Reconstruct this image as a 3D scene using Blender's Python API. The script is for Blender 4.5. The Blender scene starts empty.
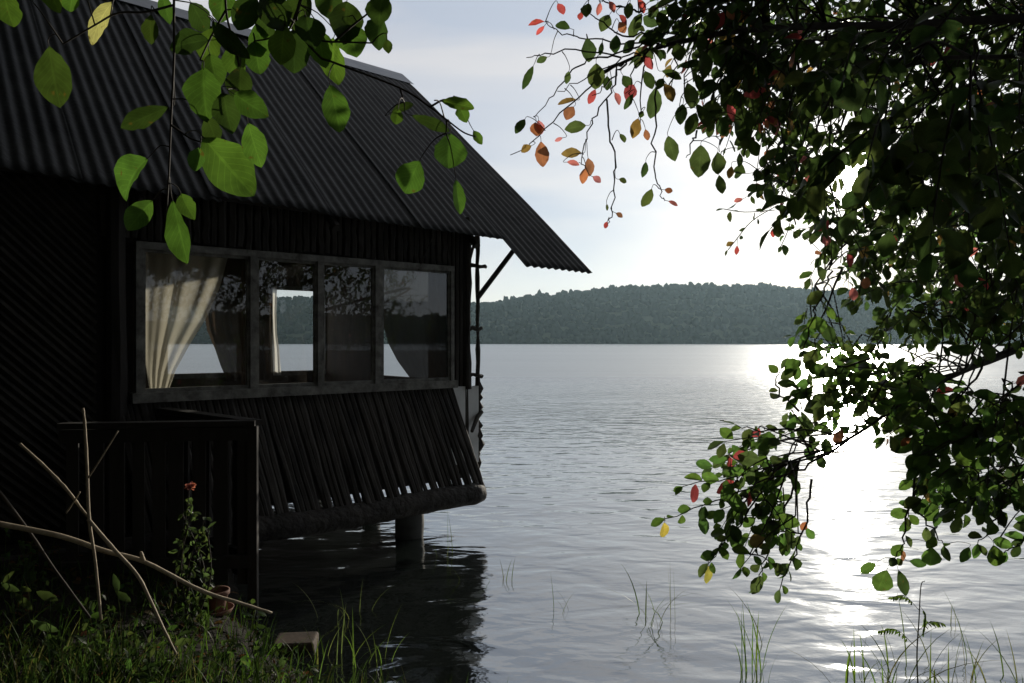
import bpy, math, random
import numpy as np
from mathutils import Vector
random.seed(7); rng = np.random.default_rng(7)
S = bpy.context.scene
COL = S.collection
R = math.radians
EYE = 1.85; F = 740.0; CX, CY = 512.0, 341.5
SUN_AZ, SUN_EL = R(24.4), R(11.4)

# ---------------------------------------------------------------- helpers
def px(x, y, Y):
    """a point in the place, Y metres in front of the viewer"""
    return np.array([(x-CX)/F*Y, Y, EYE+(CY-y)/F*Y])

def px_ground(x, y, z=0.0):
    Y = (EYE-z)*F/(y-CY)
    return np.array([(x-CX)/F*Y, Y, z])

def tag(o, label=None, cat=None, group=None, kind=None):
    if label: o['label'] = label
    if cat: o['category'] = cat
    if group: o['group'] = group
    if kind: o['kind'] = kind
    return o

def empty(name, loc, label=None, cat=None, group=None):
    o = bpy.data.objects.new(name, None); COL.objects.link(o)
    o.location = loc; o.empty_display_size = .2
    return tag(o, label, cat, group)

class MB:
    """collects shapes for one mesh object (world coordinates)"""
    def __init__(s): s.v=[]; s.f=[]; s.n=0; s.tint=[]; s.uv=[]
    def add(s, verts, faces, tint=None, uv=None):
        verts = np.asarray(verts, float).reshape(-1,3)
        s.v.append(verts)
        s.f += [tuple(i+s.n for i in f) for f in faces]
        s.tint.append(np.tile(np.array(tint if tint is not None else (.1,.1,.1)), (len(verts),1)) if np.ndim(tint)<2 else np.asarray(tint))
        s.uv.append(np.zeros((len(verts),2)) if uv is None else np.asarray(uv))
        s.n += len(verts)
    def box(s, o, ex, ey, ez, a, b, tint=None):
        """box in the frame (o; ex, ey, ez) from corner a to corner b"""
        c=[]
        for k in (0,1):
            for j in (0,1):
                for i in (0,1):
                    p=[(a,b)[i][0],(a,b)[j][1],(a,b)[k][2]]
                    c.append(o+ex*p[0]+ey*p[1]+ez*p[2])
        s.add(c,[(0,2,3,1),(4,5,7,6),(0,1,5,4),(2,6,7,3),(0,4,6,2),(1,3,7,5)],tint)
    def tube(s, pts, radii, n=7, tint=None, cap=True, rough=0.0):
        pts=[np.asarray(p,float) for p in pts]; m=len(pts)
        if np.ndim(radii)==0: radii=[radii]*m
        vs=[]; up=None
        for i in range(m):
            t=pts[min(i+1,m-1)]-pts[max(i-1,0)]
            t=t/(np.linalg.norm(t)+1e-9)
            if up is None:
                up=np.array([0,0,1.]) if abs(t[2])<.9 else np.array([1.,0,0])
            a=np.cross(t,up); a/=np.linalg.norm(a)+1e-9
            b=np.cross(a,t); up=b
            for k in range(n):
                th=2*math.pi*k/n
                r=radii[i]*(1+rough*(random.random()-.5)*2)
                vs.append(pts[i]+a*math.cos(th)*r+b*math.sin(th)*r)
        fs=[(i*n+k, i*n+(k+1)%n, (i+1)*n+(k+1)%n, (i+1)*n+k) for i in range(m-1) for k in range(n)]
        if cap: fs += [tuple(range(n))[::-1], tuple((m-1)*n+k for k in range(n))]
        s.add(vs,fs,tint)
    def build(s, name, mat, parent=None, smooth=False):
        me=bpy.data.meshes.new(name)
        v=np.concatenate(s.v) if s.v else np.zeros((0,3))
        off=np.zeros(3)
        if parent is not None:
            off=np.array(world_loc(parent))
        me.from_pydata((v-off).tolist(), [], s.f)
        t=np.concatenate(s.tint); uv=np.concatenate(s.uv)
        a=me.color_attributes.new('tint','FLOAT_COLOR','POINT')
        a.data.foreach_set('color', np.concatenate([t,np.ones((len(t),1))],1).astype(np.float32).ravel())
        ul=me.uv_layers.new(name='UVMap')
        idx=np.empty(len(me.loops),np.int32); me.loops.foreach_get('vertex_index',idx)
        ul.data.foreach_set('uv', uv[idx].astype(np.float32).ravel())
        if smooth: me.polygons.foreach_set('use_smooth',[True]*len(me.polygons))
        me.materials.append(mat); me.update()
        o=bpy.data.objects.new(name,me); COL.objects.link(o)
        if parent is not None: o.parent=parent
        return o

def world_loc(o):
    v=Vector((0,0,0))
    while o is not None:
        v=v+o.location; o=o.parent
    return v

def catmull(P, k=5):
    P=[np.asarray(p,float) for p in P]
    if len(P)<3: return [P[0]+(P[-1]-P[0])*i/k for i in range(k+1)]
    out=[]
    Q=[2*P[0]-P[1]]+P+[2*P[-1]-P[-2]]
    for i in range(1,len(Q)-2):
        for j in range(k):
            t=j/k
            out.append(.5*((2*Q[i])+(-Q[i-1]+Q[i+1])*t+(2*Q[i-1]-5*Q[i]+4*Q[i+1]-Q[i+2])*t*t+(-Q[i-1]+3*Q[i]-3*Q[i+1]+Q[i+2])*t**3))
    out.append(P[-1]); return out

# ---------------------------------------------------------------- materials
def nodes(name):
    m=bpy.data.materials.new(name); m.use_nodes=True
    nt=m.node_tree; nt.nodes.clear()
    return m, nt, nt.nodes, nt.links
def nd(nt,typ,**kw):
    n=nt.nodes.new(typ)
    for k,v in kw.items():
        if k in n.inputs: n.inputs[k].default_value=v
        else: setattr(n,k,v)
    return n
def rough_mat(name, c1, c2, scale=6, stretch=(1,1,1), rough=.8, bump=.4, bscale=None, spec=.3, metal=0, wave=None, dist=.01):
    m,nt,N,L=nodes(name)
    out=nd(nt,'ShaderNodeOutputMaterial'); p=nd(nt,'ShaderNodeBsdfPrincipled')
    p.inputs['Roughness'].default_value=rough; p.inputs['Metallic'].default_value=metal
    p.inputs['Specular IOR Level'].default_value=spec
    tc=nd(nt,'ShaderNodeTexCoord'); mp=nd(nt,'ShaderNodeMapping'); mp.inputs['Scale'].default_value=stretch
    L.new(tc.outputs['Object'],mp.inputs['Vector'])
    nz=nd(nt,'ShaderNodeTexNoise'); nz.inputs['Scale'].default_value=scale; nz.inputs['Detail'].default_value=6; nz.inputs['Roughness'].default_value=.65
    L.new(mp.outputs[0],nz.inputs['Vector'])
    cr=nd(nt,'ShaderNodeValToRGB'); cr.color_ramp.elements[0].position=.3; cr.color_ramp.elements[1].position=.72
    cr.color_ramp.elements[0].color=(*c1,1); cr.color_ramp.elements[1].color=(*c2,1)
    L.new(nz.outputs[0],cr.inputs[0]); L.new(cr.outputs[0],p.inputs['Base Color'])
    n2=nd(nt,'ShaderNodeTexNoise'); n2.inputs['Scale'].default_value=bscale or scale*4; n2.inputs['Detail'].default_value=5
    L.new(mp.outputs[0],n2.inputs['Vector'])
    b=nd(nt,'ShaderNodeBump'); b.inputs['Strength'].default_value=bump; b.inputs['Distance'].default_value=dist
    L.new(n2.outputs[0],b.inputs['Height']); L.new(b.outputs[0],p.inputs['Normal'])
    L.new(p.outputs[0],out.inputs[0])
    return m

def leaf_mat(name, trans=.45, gloss=.35, veins=True, vs=1.14, spots=.0, tm=(1.75,1.95,.85)):
    m,nt,N,L=nodes(name)
    out=nd(nt,'ShaderNodeOutputMaterial')
    at=nd(nt,'ShaderNodeAttribute',attribute_name='tint')
    tc=nd(nt,'ShaderNodeTexCoord')
    nz=nd(nt,'ShaderNodeTexNoise'); nz.inputs['Scale'].default_value=35; nz.inputs['Detail'].default_value=4
    L.new(tc.outputs['Object'],nz.inputs['Vector'])
    mr=nd(nt,'ShaderNodeMapRange'); mr.inputs[1].default_value=.3; mr.inputs[2].default_value=.7; mr.inputs[3].default_value=.7; mr.inputs[4].default_value=1.3
    L.new(nz.outputs[0],mr.inputs[0])
    mul=nd(nt,'ShaderNodeVectorMath',operation='SCALE'); L.new(at.outputs['Color'],mul.inputs[0]); L.new(mr.outputs[0],mul.inputs['Scale'])
    col=mul.outputs[0]
    p=nd(nt,'ShaderNodeBsdfPrincipled'); p.inputs['Roughness'].default_value=.42; p.inputs['Specular IOR Level'].default_value=gloss
    tcol=nd(nt,'ShaderNodeVectorMath',operation='MULTIPLY'); tcol.inputs[1].default_value=tm
    t=nd(nt,'ShaderNodeBsdfTranslucent')
    if veins:
        # UV: u across (-1..1 -> 0..1), v along
        sp=nd(nt,'ShaderNodeSeparateXYZ'); L.new(tc.outputs['UV'],sp.inputs[0])
        au=nd(nt,'ShaderNodeMath',operation='ABSOLUTE'); L.new(sp.outputs[0],au.inputs[0])
        a2=nd(nt,'ShaderNodeMath',operation='MULTIPLY'); L.new(au.outputs[0],a2.inputs[0]); a2.inputs[1].default_value=-.32
        sv=nd(nt,'ShaderNodeMath',operation='ADD'); L.new(sp.outputs[1],sv.inputs[0]); L.new(a2.outputs[0],sv.inputs[1])
        fr=nd(nt,'ShaderNodeMath',operation='MULTIPLY'); L.new(sv.outputs[0],fr.inputs[0]); fr.inputs[1].default_value=9
        f2=nd(nt,'ShaderNodeMath',operation='FRACT'); L.new(fr.outputs[0],f2.inputs[0])
        lt=nd(nt,'ShaderNodeMath',operation='LESS_THAN'); L.new(f2.outputs[0],lt.inputs[0]); lt.inputs[1].default_value=.13
        mid=nd(nt,'ShaderNodeMath',operation='LESS_THAN'); L.new(au.outputs[0],mid.inputs[0]); mid.inputs[1].default_value=.06
        mx=nd(nt,'ShaderNodeMath',operation='MAXIMUM'); L.new(lt.outputs[0],mx.inputs[0]); L.new(mid.outputs[0],mx.inputs[1])
        ve=nd(nt,'ShaderNodeMapRange'); ve.inputs[3].default_value=1; ve.inputs[4].default_value=vs; L.new(mx.outputs[0],ve.inputs[0])
        m2=nd(nt,'ShaderNodeVectorMath',operation='SCALE'); L.new(col,m2.inputs[0]); L.new(ve.outputs[0],m2.inputs['Scale']); col=m2.outputs[0]
        b=nd(nt,'ShaderNodeBump'); b.inputs['Strength'].default_value=.25; b.inputs['Distance'].default_value=.001
        L.new(mx.outputs[0],b.inputs['Height']); L.new(b.outputs[0],p.inputs['Normal'])
    if spots:
        n3=nd(nt,'ShaderNodeTexNoise'); n3.inputs['Scale'].default_value=55; n3.inputs['Detail'].default_value=3
        L.new(tc.outputs['Object'],n3.inputs['Vector'])
        r3=nd(nt,'ShaderNodeMapRange'); r3.inputs[1].default_value=.66; r3.inputs[2].default_value=.72; r3.inputs[4].default_value=spots; L.new(n3.outputs[0],r3.inputs[0])
        mc=nd(nt,'ShaderNodeMix',data_type='RGBA'); L.new(r3.outputs[0],mc.inputs[0]); L.new(col,mc.inputs[6]); mc.inputs[7].default_value=(.07,.045,.015,1); col=mc.outputs[2]
    L.new(col,p.inputs['Base Color']); L.new(col,tcol.inputs[0]); L.new(tcol.outputs[0],t.inputs[0])
    mix=nd(nt,'ShaderNodeMixShader'); mix.inputs[0].default_value=trans
    L.new(p.outputs[0],mix.inputs[1]); L.new(t.outputs[0],mix.inputs[2]); L.new(mix.outputs[0],out.inputs[0])
    return m

def glass_mat():
    m,nt,N,L=nodes('dusty_window_glass')
    out=nd(nt,'ShaderNodeOutputMaterial')
    tr=nd(nt,'ShaderNodeBsdfTransparent'); tr.inputs[0].default_value=(.86,.88,.87,1)
    gl=nd(nt,'ShaderNodeBsdfGlossy'); gl.inputs['Roughness'].default_value=.01
    fr=nd(nt,'ShaderNodeFresnel'); fr.inputs['IOR'].default_value=1.6
    f2=nd(nt,'ShaderNodeMath',operation='MULTIPLY'); f2.inputs[1].default_value=1.6; L.new(fr.outputs[0],f2.inputs[0])
    mx=nd(nt,'ShaderNodeMixShader'); L.new(f2.outputs[0],mx.inputs[0]); L.new(tr.outputs[0],mx.inputs[1]); L.new(gl.outputs[0],mx.inputs[2])
    df=nd(nt,'ShaderNodeBsdfDiffuse'); df.inputs[0].default_value=(.5,.5,.48,1)
    tl=nd(nt,'ShaderNodeBsdfTranslucent'); tl.inputs[0].default_value=(.5,.5,.48,1)
    dm=nd(nt,'ShaderNodeMixShader'); dm.inputs[0].default_value=.5; L.new(df.outputs[0],dm.inputs[1]); L.new(tl.outputs[0],dm.inputs[2])
    tc=nd(nt,'ShaderNodeTexCoord')
    nz=nd(nt,'ShaderNodeTexNoise'); nz.inputs['Scale'].default_value=60; nz.inputs['Detail'].default_value=8; nz.inputs['Roughness'].default_value=.8
    n3=nd(nt,'ShaderNodeTexNoise'); n3.inputs['Scale'].default_value=4; n3.inputs['Detail'].default_value=3
    L.new(tc.outputs['Object'],nz.inputs['Vector']); L.new(tc.outputs['Object'],n3.inputs['Vector'])
    mm=nd(nt,'ShaderNodeMath',operation='MULTIPLY'); L.new(nz.outputs[0],mm.inputs[0]); L.new(n3.outputs[0],mm.inputs[1])
    mr=nd(nt,'ShaderNodeMapRange'); mr.inputs[1].default_value=.28; mr.inputs[2].default_value=.46; mr.inputs[3].default_value=.004; mr.inputs[4].default_value=.10
    L.new(mm.outputs[0],mr.inputs[0])
    m2=nd(nt,'ShaderNodeMixShader'); L.new(mr.outputs[0],m2.inputs[0]); L.new(mx.outputs[0],m2.inputs[1]); L.new(dm.outputs[0],m2.inputs[2])
    L.new(m2.outputs[0],out.inputs[0]); return m

def cloth_mat(name, c, sheer=.2, tw=.55):
    m,nt,N,L=nodes(name)
    out=nd(nt,'ShaderNodeOutputMaterial')
    df=nd(nt,'ShaderNodeBsdfDiffuse'); df.inputs[0].default_value=(*c,1)
    tl=nd(nt,'ShaderNodeBsdfTranslucent'); tl.inputs[0].default_value=(*c,1)
    mx=nd(nt,'ShaderNodeMixShader'); mx.inputs[0].default_value=tw; L.new(df.outputs[0],mx.inputs[1]); L.new(tl.outputs[0],mx.inputs[2])
    tr=nd(nt,'ShaderNodeBsdfTransparent')
    m2=nd(nt,'ShaderNodeMixShader'); m2.inputs[0].default_value=sheer; L.new(mx.outputs[0],m2.inputs[1]); L.new(tr.outputs[0],m2.inputs[2])
    L.new(m2.outputs[0],out.inputs[0]); return m

def water_mat():
    m,nt,N,L=nodes('lake_water')
    out=nd(nt,'ShaderNodeOutputMaterial'); p=nd(nt,'ShaderNodeBsdfPrincipled')
    p.inputs['Base Color'].default_value=(.01,.013,.011,1); p.inputs['IOR'].default_value=2.2
    p.inputs['Roughness'].default_value=.055; p.inputs['Specular IOR Level'].default_value=.5
    tc=nd(nt,'ShaderNodeTexCoord')
    def noise(scale, stretch, rot, detail=3, rough=.5, dist=0):
        mp=nd(nt,'ShaderNodeMapping'); mp.inputs['Scale'].default_value=stretch; mp.inputs['Rotation'].default_value=(0,0,rot)
        L.new(tc.outputs['Object'],mp.inputs['Vector'])
        n=nd(nt,'ShaderNodeTexNoise'); n.inputs['Scale'].default_value=scale; n.inputs['Detail'].default_value=detail; n.inputs['Roughness'].default_value=rough; n.inputs['Distortion'].default_value=dist
        L.new(mp.outputs[0],n.inputs['Vector']); return n.outputs[0]
    small=noise(7.0,(.75,1.3,1),R(-12),3,.5,.3)
    mid=noise(2.4,(.75,1.35,1),R(-24),2,.45,.4)
    big=noise(.22,(.6,1.3,1),R(8),2)
    patch=noise(.03,(.5,1.6,1),R(5),2)
    a=nd(nt,'ShaderNodeMath',operation='MULTIPLY'); L.new(small,a.inputs[0]); a.inputs[1].default_value=WAVE[0]
    b=nd(nt,'ShaderNodeMath',operation='MULTIPLY'); L.new(mid,b.inputs[0]); b.inputs[1].default_value=WAVE[1]
    c=nd(nt,'ShaderNodeMath',operation='MULTIPLY'); L.new(big,c.inputs[0]); c.inputs[1].default_value=WAVE[2]
    s1=nd(nt,'ShaderNodeMath',operation='ADD'); L.new(a.outputs[0],s1.inputs[0]); L.new(b.outputs[0],s1.inputs[1])
    s2=nd(nt,'ShaderNodeMath',operation='ADD'); L.new(s1.outputs[0],s2.inputs[0]); L.new(c.outputs[0],s2.inputs[1])
    mr=nd(nt,'ShaderNodeMapRange'); mr.inputs[1].default_value=.35; mr.inputs[2].default_value=.65; mr.inputs[3].default_value=.4; mr.inputs[4].default_value=1.15
    L.new(patch,mr.inputs[0])
    # calm in the lee of the bank, rougher out on the open lake
    sx=nd(nt,'ShaderNodeSeparateXYZ'); L.new(tc.outputs['Object'],sx.inputs[0])
    lee=nd(nt,'ShaderNodeMapRange'); lee.inputs[1].default_value=5; lee.inputs[2].default_value=32; lee.inputs[3].default_value=.52; lee.inputs[4].default_value=1.0
    L.new(sx.outputs[1],lee.inputs[0])
    st=nd(nt,'ShaderNodeMath',operation='MULTIPLY'); L.new(mr.outputs[0],st.inputs[0]); L.new(lee.outputs[0],st.inputs[1])
    h=nd(nt,'ShaderNodeMath',operation='MULTIPLY'); L.new(s2.outputs[0],h.inputs[0]); L.new(st.outputs[0],h.inputs[1])
    rg=nd(nt,'ShaderNodeMapRange'); rg.inputs[1].default_value=5.5; rg.inputs[2].default_value=45; rg.inputs[3].default_value=.07; rg.inputs[4].default_value=.32
    L.new(sx.outputs[1],rg.inputs[0]); L.new(rg.outputs[0],p.inputs['Roughness'])
    bp=nd(nt,'ShaderNodeBump'); bp.inputs['Strength'].default_value=1.0; bp.inputs['Distance'].default_value=1.0
    L.new(h.outputs[0],bp.inputs['Height']); L.new(bp.outputs[0],p.inputs['Normal'])
    gl=nd(nt,'ShaderNodeBsdfGlossy'); gl.inputs[0].default_value=(.93,.97,1,1); L.new(rg.outputs[0],gl.inputs['Roughness']); L.new(bp.outputs[0],gl.inputs['Normal'])
    ms=nd(nt,'ShaderNodeMixShader'); ms.inputs[0].default_value=.18; L.new(p.outputs[0],ms.inputs[1]); L.new(gl.outputs[0],ms.inputs[2])
    L.new(ms.outputs[0],out.inputs[0]); return m
WAVE=(.014,.085,.2)

M=dict(
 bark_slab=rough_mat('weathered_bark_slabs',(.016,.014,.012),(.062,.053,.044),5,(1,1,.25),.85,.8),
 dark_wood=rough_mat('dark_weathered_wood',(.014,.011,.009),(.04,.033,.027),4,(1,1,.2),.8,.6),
 frame_wood=rough_mat('grey_worn_window_wood',(.05,.045,.036),(.26,.25,.22),9,(1,1,1),.7,.4),
 brown_wood=rough_mat('brown_inner_wood',(.06,.04,.025),(.12,.08,.05),5,(1,1,.3),.7,.4),
 white_board=rough_mat('dull_white_board',(.5,.5,.48),(.68,.68,.66),3,(1,1,1),.7,.3),
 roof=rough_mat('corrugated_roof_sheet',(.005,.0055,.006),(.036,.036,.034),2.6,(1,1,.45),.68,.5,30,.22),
 cap=rough_mat('grey_ridge_sheet',(.2,.21,.23),(.32,.33,.35),2,(1,1,1),.5,.2),
 log=rough_mat('dark_wet_log',(.012,.01,.008),(.04,.034,.028),4,(1,1,1),.8,.8,dist=.05),
 concrete=rough_mat('stained_concrete_post',(.03,.03,.027),(.09,.088,.08),3,(1,1,1),.85,.5),
 twig=rough_mat('brown_twig_bark',(.03,.024,.018),(.075,.06,.045),30,(1,1,1),.8,.4,dist=.002),
 pale_stick=rough_mat('pale_dry_branch_bark',(.22,.17,.11),(.42,.34,.23),18,(1,1,1),.7,.5,dist=.003),
 trunk=rough_mat('tree_trunk_bark',(.03,.025,.02),(.1,.085,.065),8,(1,1,.4),.9,.9,dist=.02),
 soil=rough_mat('dark_bank_soil',(.006,.005,.004),(.02,.016,.012),5,(1,1,1),.95,1.0,25,.1,dist=.03),
 brick=rough_mat('red_brown_clay',(.025,.018,.011),(.085,.052,.03),14,(1,1,1),.85,.5,dist=.004),
 pot=rough_mat('terracotta',(.09,.04,.025),(.2,.09,.055),14,(1,1,1),.8,.3,dist=.003),
 hillsoil=rough_mat('hill_ground',(.02,.03,.015),(.04,.05,.025),.05,(1,1,1),1,.2),
 leaf=leaf_mat('tree_leaf',.52,.15,True,1.2,.5,(2.0,2.08,1.4)),
 bigleaf=leaf_mat('hanging_leaf',.42,.3,True,1.28,.85),
 grass=leaf_mat('grass_blade',.5,.03,False,tm=(1.7,1.75,1.05)),
 canopy=rough_mat('far_forest_canopy',(.008,.014,.008),(.015,.022,.012),.12,(1,1,1),1,.2,.6,.0,dist=.5),
 petal=leaf_mat('pink_petal',.4,.2,False),
 glass=glass_mat(),
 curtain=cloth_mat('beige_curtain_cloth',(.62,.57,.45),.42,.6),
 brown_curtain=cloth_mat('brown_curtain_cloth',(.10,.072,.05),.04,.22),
 white_curtain=cloth_mat('white_curtain_cloth',(.7,.67,.6),.12,.6),
 water=water_mat(),
 woven=rough_mat('woven_bamboo_panel',(.012,.01,.008),(.036,.03,.022),9,(1,1,1),.8,.5),
)

# ---------------------------------------------------------------- leaves
class Leaves:
    def __init__(s): s.b=[]; s.a=[]; s.n=[]; s.L=[]; s.W=[]; s.c=[]; s.fold=[]; s.t=[]
    def add(s,base,axis,normal,L,W,tint,curl=.15,fold=.15):
        s.b.append(base); s.a.append(axis); s.n.append(normal); s.L.append(L); s.W.append(W); s.t.append(tint); s.c.append(curl); s.fold.append(fold)
    def build(s,name,mat,parent,rows=7,cols=2,mb=None):
        b=np.array(s.b); a=np.array(s.a); n=np.array(s.n); L=np.array(s.L); W=np.array(s.W); c=np.array(s.c); fo=np.array(s.fold); t=np.array(s.t)
        a/=np.linalg.norm(a,axis=1,keepdims=True)
        n=n-(n*a).sum(1,keepdims=True)*a; n/=np.linalg.norm(n,axis=1,keepdims=True)+1e-9
        x=np.cross(a,n)
        vv=.5-.5*np.cos(np.linspace(0,math.pi,rows)); uu=np.linspace(-1,1,2*cols+1)
        wv=np.sin(math.pi*np.clip(vv,0,1)**1.1)**.7*.5
        wv[0]=.03; wv[-1]=.012
        k=len(b); nv=rows*len(uu)
        U,V=np.meshgrid(uu,vv); U=U.ravel(); V=V.ravel(); WV=np.repeat(wv,len(uu))
        wob=rng.normal(0,.05,(k,nv)); wob[:,np.abs(U)<.9]*=.3
        sx=(U*WV)[None,:]*W[:,None]*(1+wob)
        sy=V[None,:]*L[:,None]
        rip=np.sin(V[None,:]*7+rng.uniform(0,6,(k,1)))*np.abs(U)[None,:]*.035*W[:,None]*np.sign(U)[None,:]
        sz=-c[:,None]*L[:,None]*V[None,:]**2 + fo[:,None]*W[:,None]*np.abs(U*WV)[None,:]*1.4 + rip
        P=b[:,None,:]+x[:,None,:]*sx[...,None]+a[:,None,:]*sy[...,None]+n[:,None,:]*sz[...,None]
        m=len(uu)
        q=[(i*m+j,i*m+j+1,(i+1)*m+j+1,(i+1)*m+j) for i in range(rows-1) for j in range(m-1)]
        q=np.array(q)
        faces=(q[None]+ (np.arange(k)*nv)[:,None,None]).reshape(-1,4)
        own = mb is None
        if own: mb=MB()
        mb.v.append(P.reshape(-1,3)); base=mb.n; mb.n+=k*nv
        mb.f += [tuple(r) for r in (faces+base).tolist()]
        mb.tint.append(np.repeat(t,nv,0)); mb.uv.append(np.tile(np.stack([U,V],1),(k,1)))
        if own: return mb.build(name,mat,parent,smooth=True)

def vary(c,s=.25):
    k=1+random.uniform(-s,s); h=random.uniform(-.12,.12)
    return (c[0]*k*(1+h),c[1]*k,c[2]*k*(1-h))
GREEN=(.042,.061,.024); DEEP=(.024,.04,.014); MID=(.046,.084,.022); BRIGHT=(.048,.088,.022)
RED=(.27,.045,.06); ORANGE=(.22,.085,.055); PINK=(.36,.11,.14); BROWN=(.16,.10,.04); BEIGE=(.32,.27,.18); YELLOW=(.26,.22,.06)
CODE=dict(g=GREEN,d=DEEP,m=MID,b=BRIGHT,r=RED,o=ORANGE,p=PINK,n=BROWN,e=BEIGE,y=YELLOW)

def unit(v): v=np.asarray(v,float); return v/(np.linalg.norm(v)+1e-9)
def rv(s=1.0): return np.array([random.gauss(0,s) for _ in range(3)])

def hand_leaves(lst, depth, LV, twigs_pts, MBT, spread=.12, tilt=.28, pet=.0022, size=1.0):
    """lst: (x, y, length, width, direction, colour); each leaf joined to the nearest twig by its petiole"""
    T=np.array(twigs_pts)
    for (x,y,l,w,ang,c) in lst:
        d=depth+random.uniform(-spread,spread)
        s=d/F; th=R(ang)
        ax=unit([math.cos(th), random.uniform(-tilt,tilt), -math.sin(th)])
        nor=unit([random.uniform(-.4,.4),-1,random.uniform(-.1,.5)])
        cen=px(x,y,d); base=cen-ax*l*s*.5
        LV.add(base,ax,nor,l*s*1.0*size,w*s*1.04*size,vary(CODE[c],.22),random.choice([random.uniform(-.05,.18),random.uniform(.15,.4)]),random.uniform(.05,.34))
        pb=base-ax*.012
        i=np.argmin(((T-pb)**2).sum(1)); q=T[i]
        mid=(pb+q)/2+np.array([0,0,.12*np.linalg.norm(pb-q)])
        if np.linalg.norm(pb-q)<.25:
            MBT.tube(catmull([q,mid,pb,base+ax*.003],3),[pet*1.0,pet*.9,pet*.8,pet*.7,pet*.7,pet*.6,pet*.6,pet*.5,pet*.5,pet*.5][:10],5)
        else:
            MBT.tube([pb-ax*.02,base+ax*.003],[pet*.7,pet*.5],5)

def clear(p):
    x=CX+p[0]/p[1]*F; y=CY-(p[2]-EYE)/p[1]*F
    return ((x-857)/46)**2+((y-488)/52)**2>1 and ((x-850)/9)**2+((y-179)/9)**2>1
def twig_leaves(pts, LV, spacing, L0, tints, both=True, droop=.5, face=(0,-.45,.75), start=.1):
    """leaves set alternately along a twig"""
    pts=np.array(pts); seg=np.linalg.norm(np.diff(pts,axis=0),axis=1); cum=np.concatenate([[0],np.cumsum(seg)]); tot=cum[-1]
    s=tot*start+random.uniform(0,spacing); side=1
    while s<=tot:
        i=min(np.searchsorted(cum,s)-1,len(seg)-1); i=max(i,0)
        q=pts[i]+(pts[i+1]-pts[i])*((s-cum[i])/max(seg[i],1e-6))
        t=unit(pts[i+1]-pts[i])
        lat=unit(np.cross(t,unit(rv(.5)+np.array([0,-.9,.5]))))*side
        ax=unit(t*.55+lat*.9+np.array([0,0,-droop])+rv(.22))
        nor=unit(np.array(face)+rv(.45))
        L=L0*random.uniform(.5,1.28)
        c=random.choices([k for k,_ in tints],[w for _,w in tints])[0]
        if clear(q+ax*.03): LV.add(q+ax*.006,ax,nor,L,L*random.uniform(.55,.78),vary(CODE[c],.35),random.choice([random.uniform(-.05,.25)]*4+[random.uniform(.35,.7)]),random.uniform(.05,.5))
        side=-side; s+=spacing*random.uniform(.6,1.4)
    # end leaf
    t=unit(pts[-1]-pts[-2]); L=L0*random.uniform(.7,1.1)
    c=random.choices([k for k,_ in tints],[w for _,w in tints])[0]
    if clear(pts[-1]): LV.add(pts[-1],unit(t+np.array([0,0,-droop*.5])),unit(np.array([0,-.5,.7])+rv(.4)),L,L*.62,vary(CODE[c]),.1,.2)

# ---------------------------------------------------------------- camera, light, sky
cam=bpy.data.cameras.new('camera'); co=bpy.data.objects.new('camera',cam); COL.objects.link(co)
co.location=(0,0,EYE); co.rotation_euler=(R(90),0,0)
cam.sensor_width=36; cam.lens=36*F/1024; cam.clip_start=.05; cam.clip_end=6000
S.camera=co

sd=Vector((math.sin(SUN_AZ)*math.cos(SUN_EL),math.cos(SUN_AZ)*math.cos(SUN_EL),math.sin(SUN_EL)))
sl=bpy.data.lights.new('sun','SUN'); so=bpy.data.objects.new('sun',sl); COL.objects.link(so)
sl.energy=3.8; sl.angle=R(.53); sl.color=(1,.93,.8)
so.rotation_euler=sd.to_track_quat('Z','Y').to_euler(); so.location=sd*50

W=bpy.data.worlds.new('World'); S.world=W; W.use_nodes=True
nt=W.node_tree; nt.nodes.clear(); L=nt.links
out=nd(nt,'ShaderNodeOutputWorld'); bg=nd(nt,'ShaderNodeBackground'); bg.inputs[1].default_value=.1
sky=nd(nt,'ShaderNodeTexSky'); sky.sky_type='NISHITA'; sky.sun_disc=False
sky.sun_elevation=SUN_EL; sky.sun_rotation=SUN_AZ; sky.air_density=1.0; sky.dust_density=.5; sky.ozone_density=1.2; sky.altitude=900
tc=nd(nt,'ShaderNodeTexCoord')
# thin cloud layer: noise on the direction projected to a flat layer above
nn0=nd(nt,'ShaderNodeVectorMath',operation='NORMALIZE'); L.new(tc.outputs['Generated'],nn0.inputs[0])
sp=nd(nt,'ShaderNodeSeparateXYZ'); L.new(nn0.outputs[0],sp.inputs[0])
mp=nd(nt,'ShaderNodeMapping'); mp.inputs['Scale'].default_value=(1.5,1.5,8.5); mp.inputs['Location'].default_value=(3.1,1.7,.35); mp.inputs['Rotation'].default_value=(0,R(4),0); L.new(nn0.outputs[0],mp.inputs['Vector'])
cn=nd(nt,'ShaderNodeTexNoise'); cn.inputs['Scale'].default_value=.9; cn.inputs['Detail'].default_value=7; cn.inputs['Roughness'].default_value=.5; cn.inputs['Distortion'].default_value=.5
L.new(mp.outputs[0],cn.inputs['Vector'])
cr=nd(nt,'ShaderNodeMapRange'); cr.inputs[1].default_value=.40; cr.inputs[2].default_value=.60; cr.inputs[3].default_value=0; cr.inputs[4].default_value=1
L.new(cn.outputs[0],cr.inputs[0])
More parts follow.
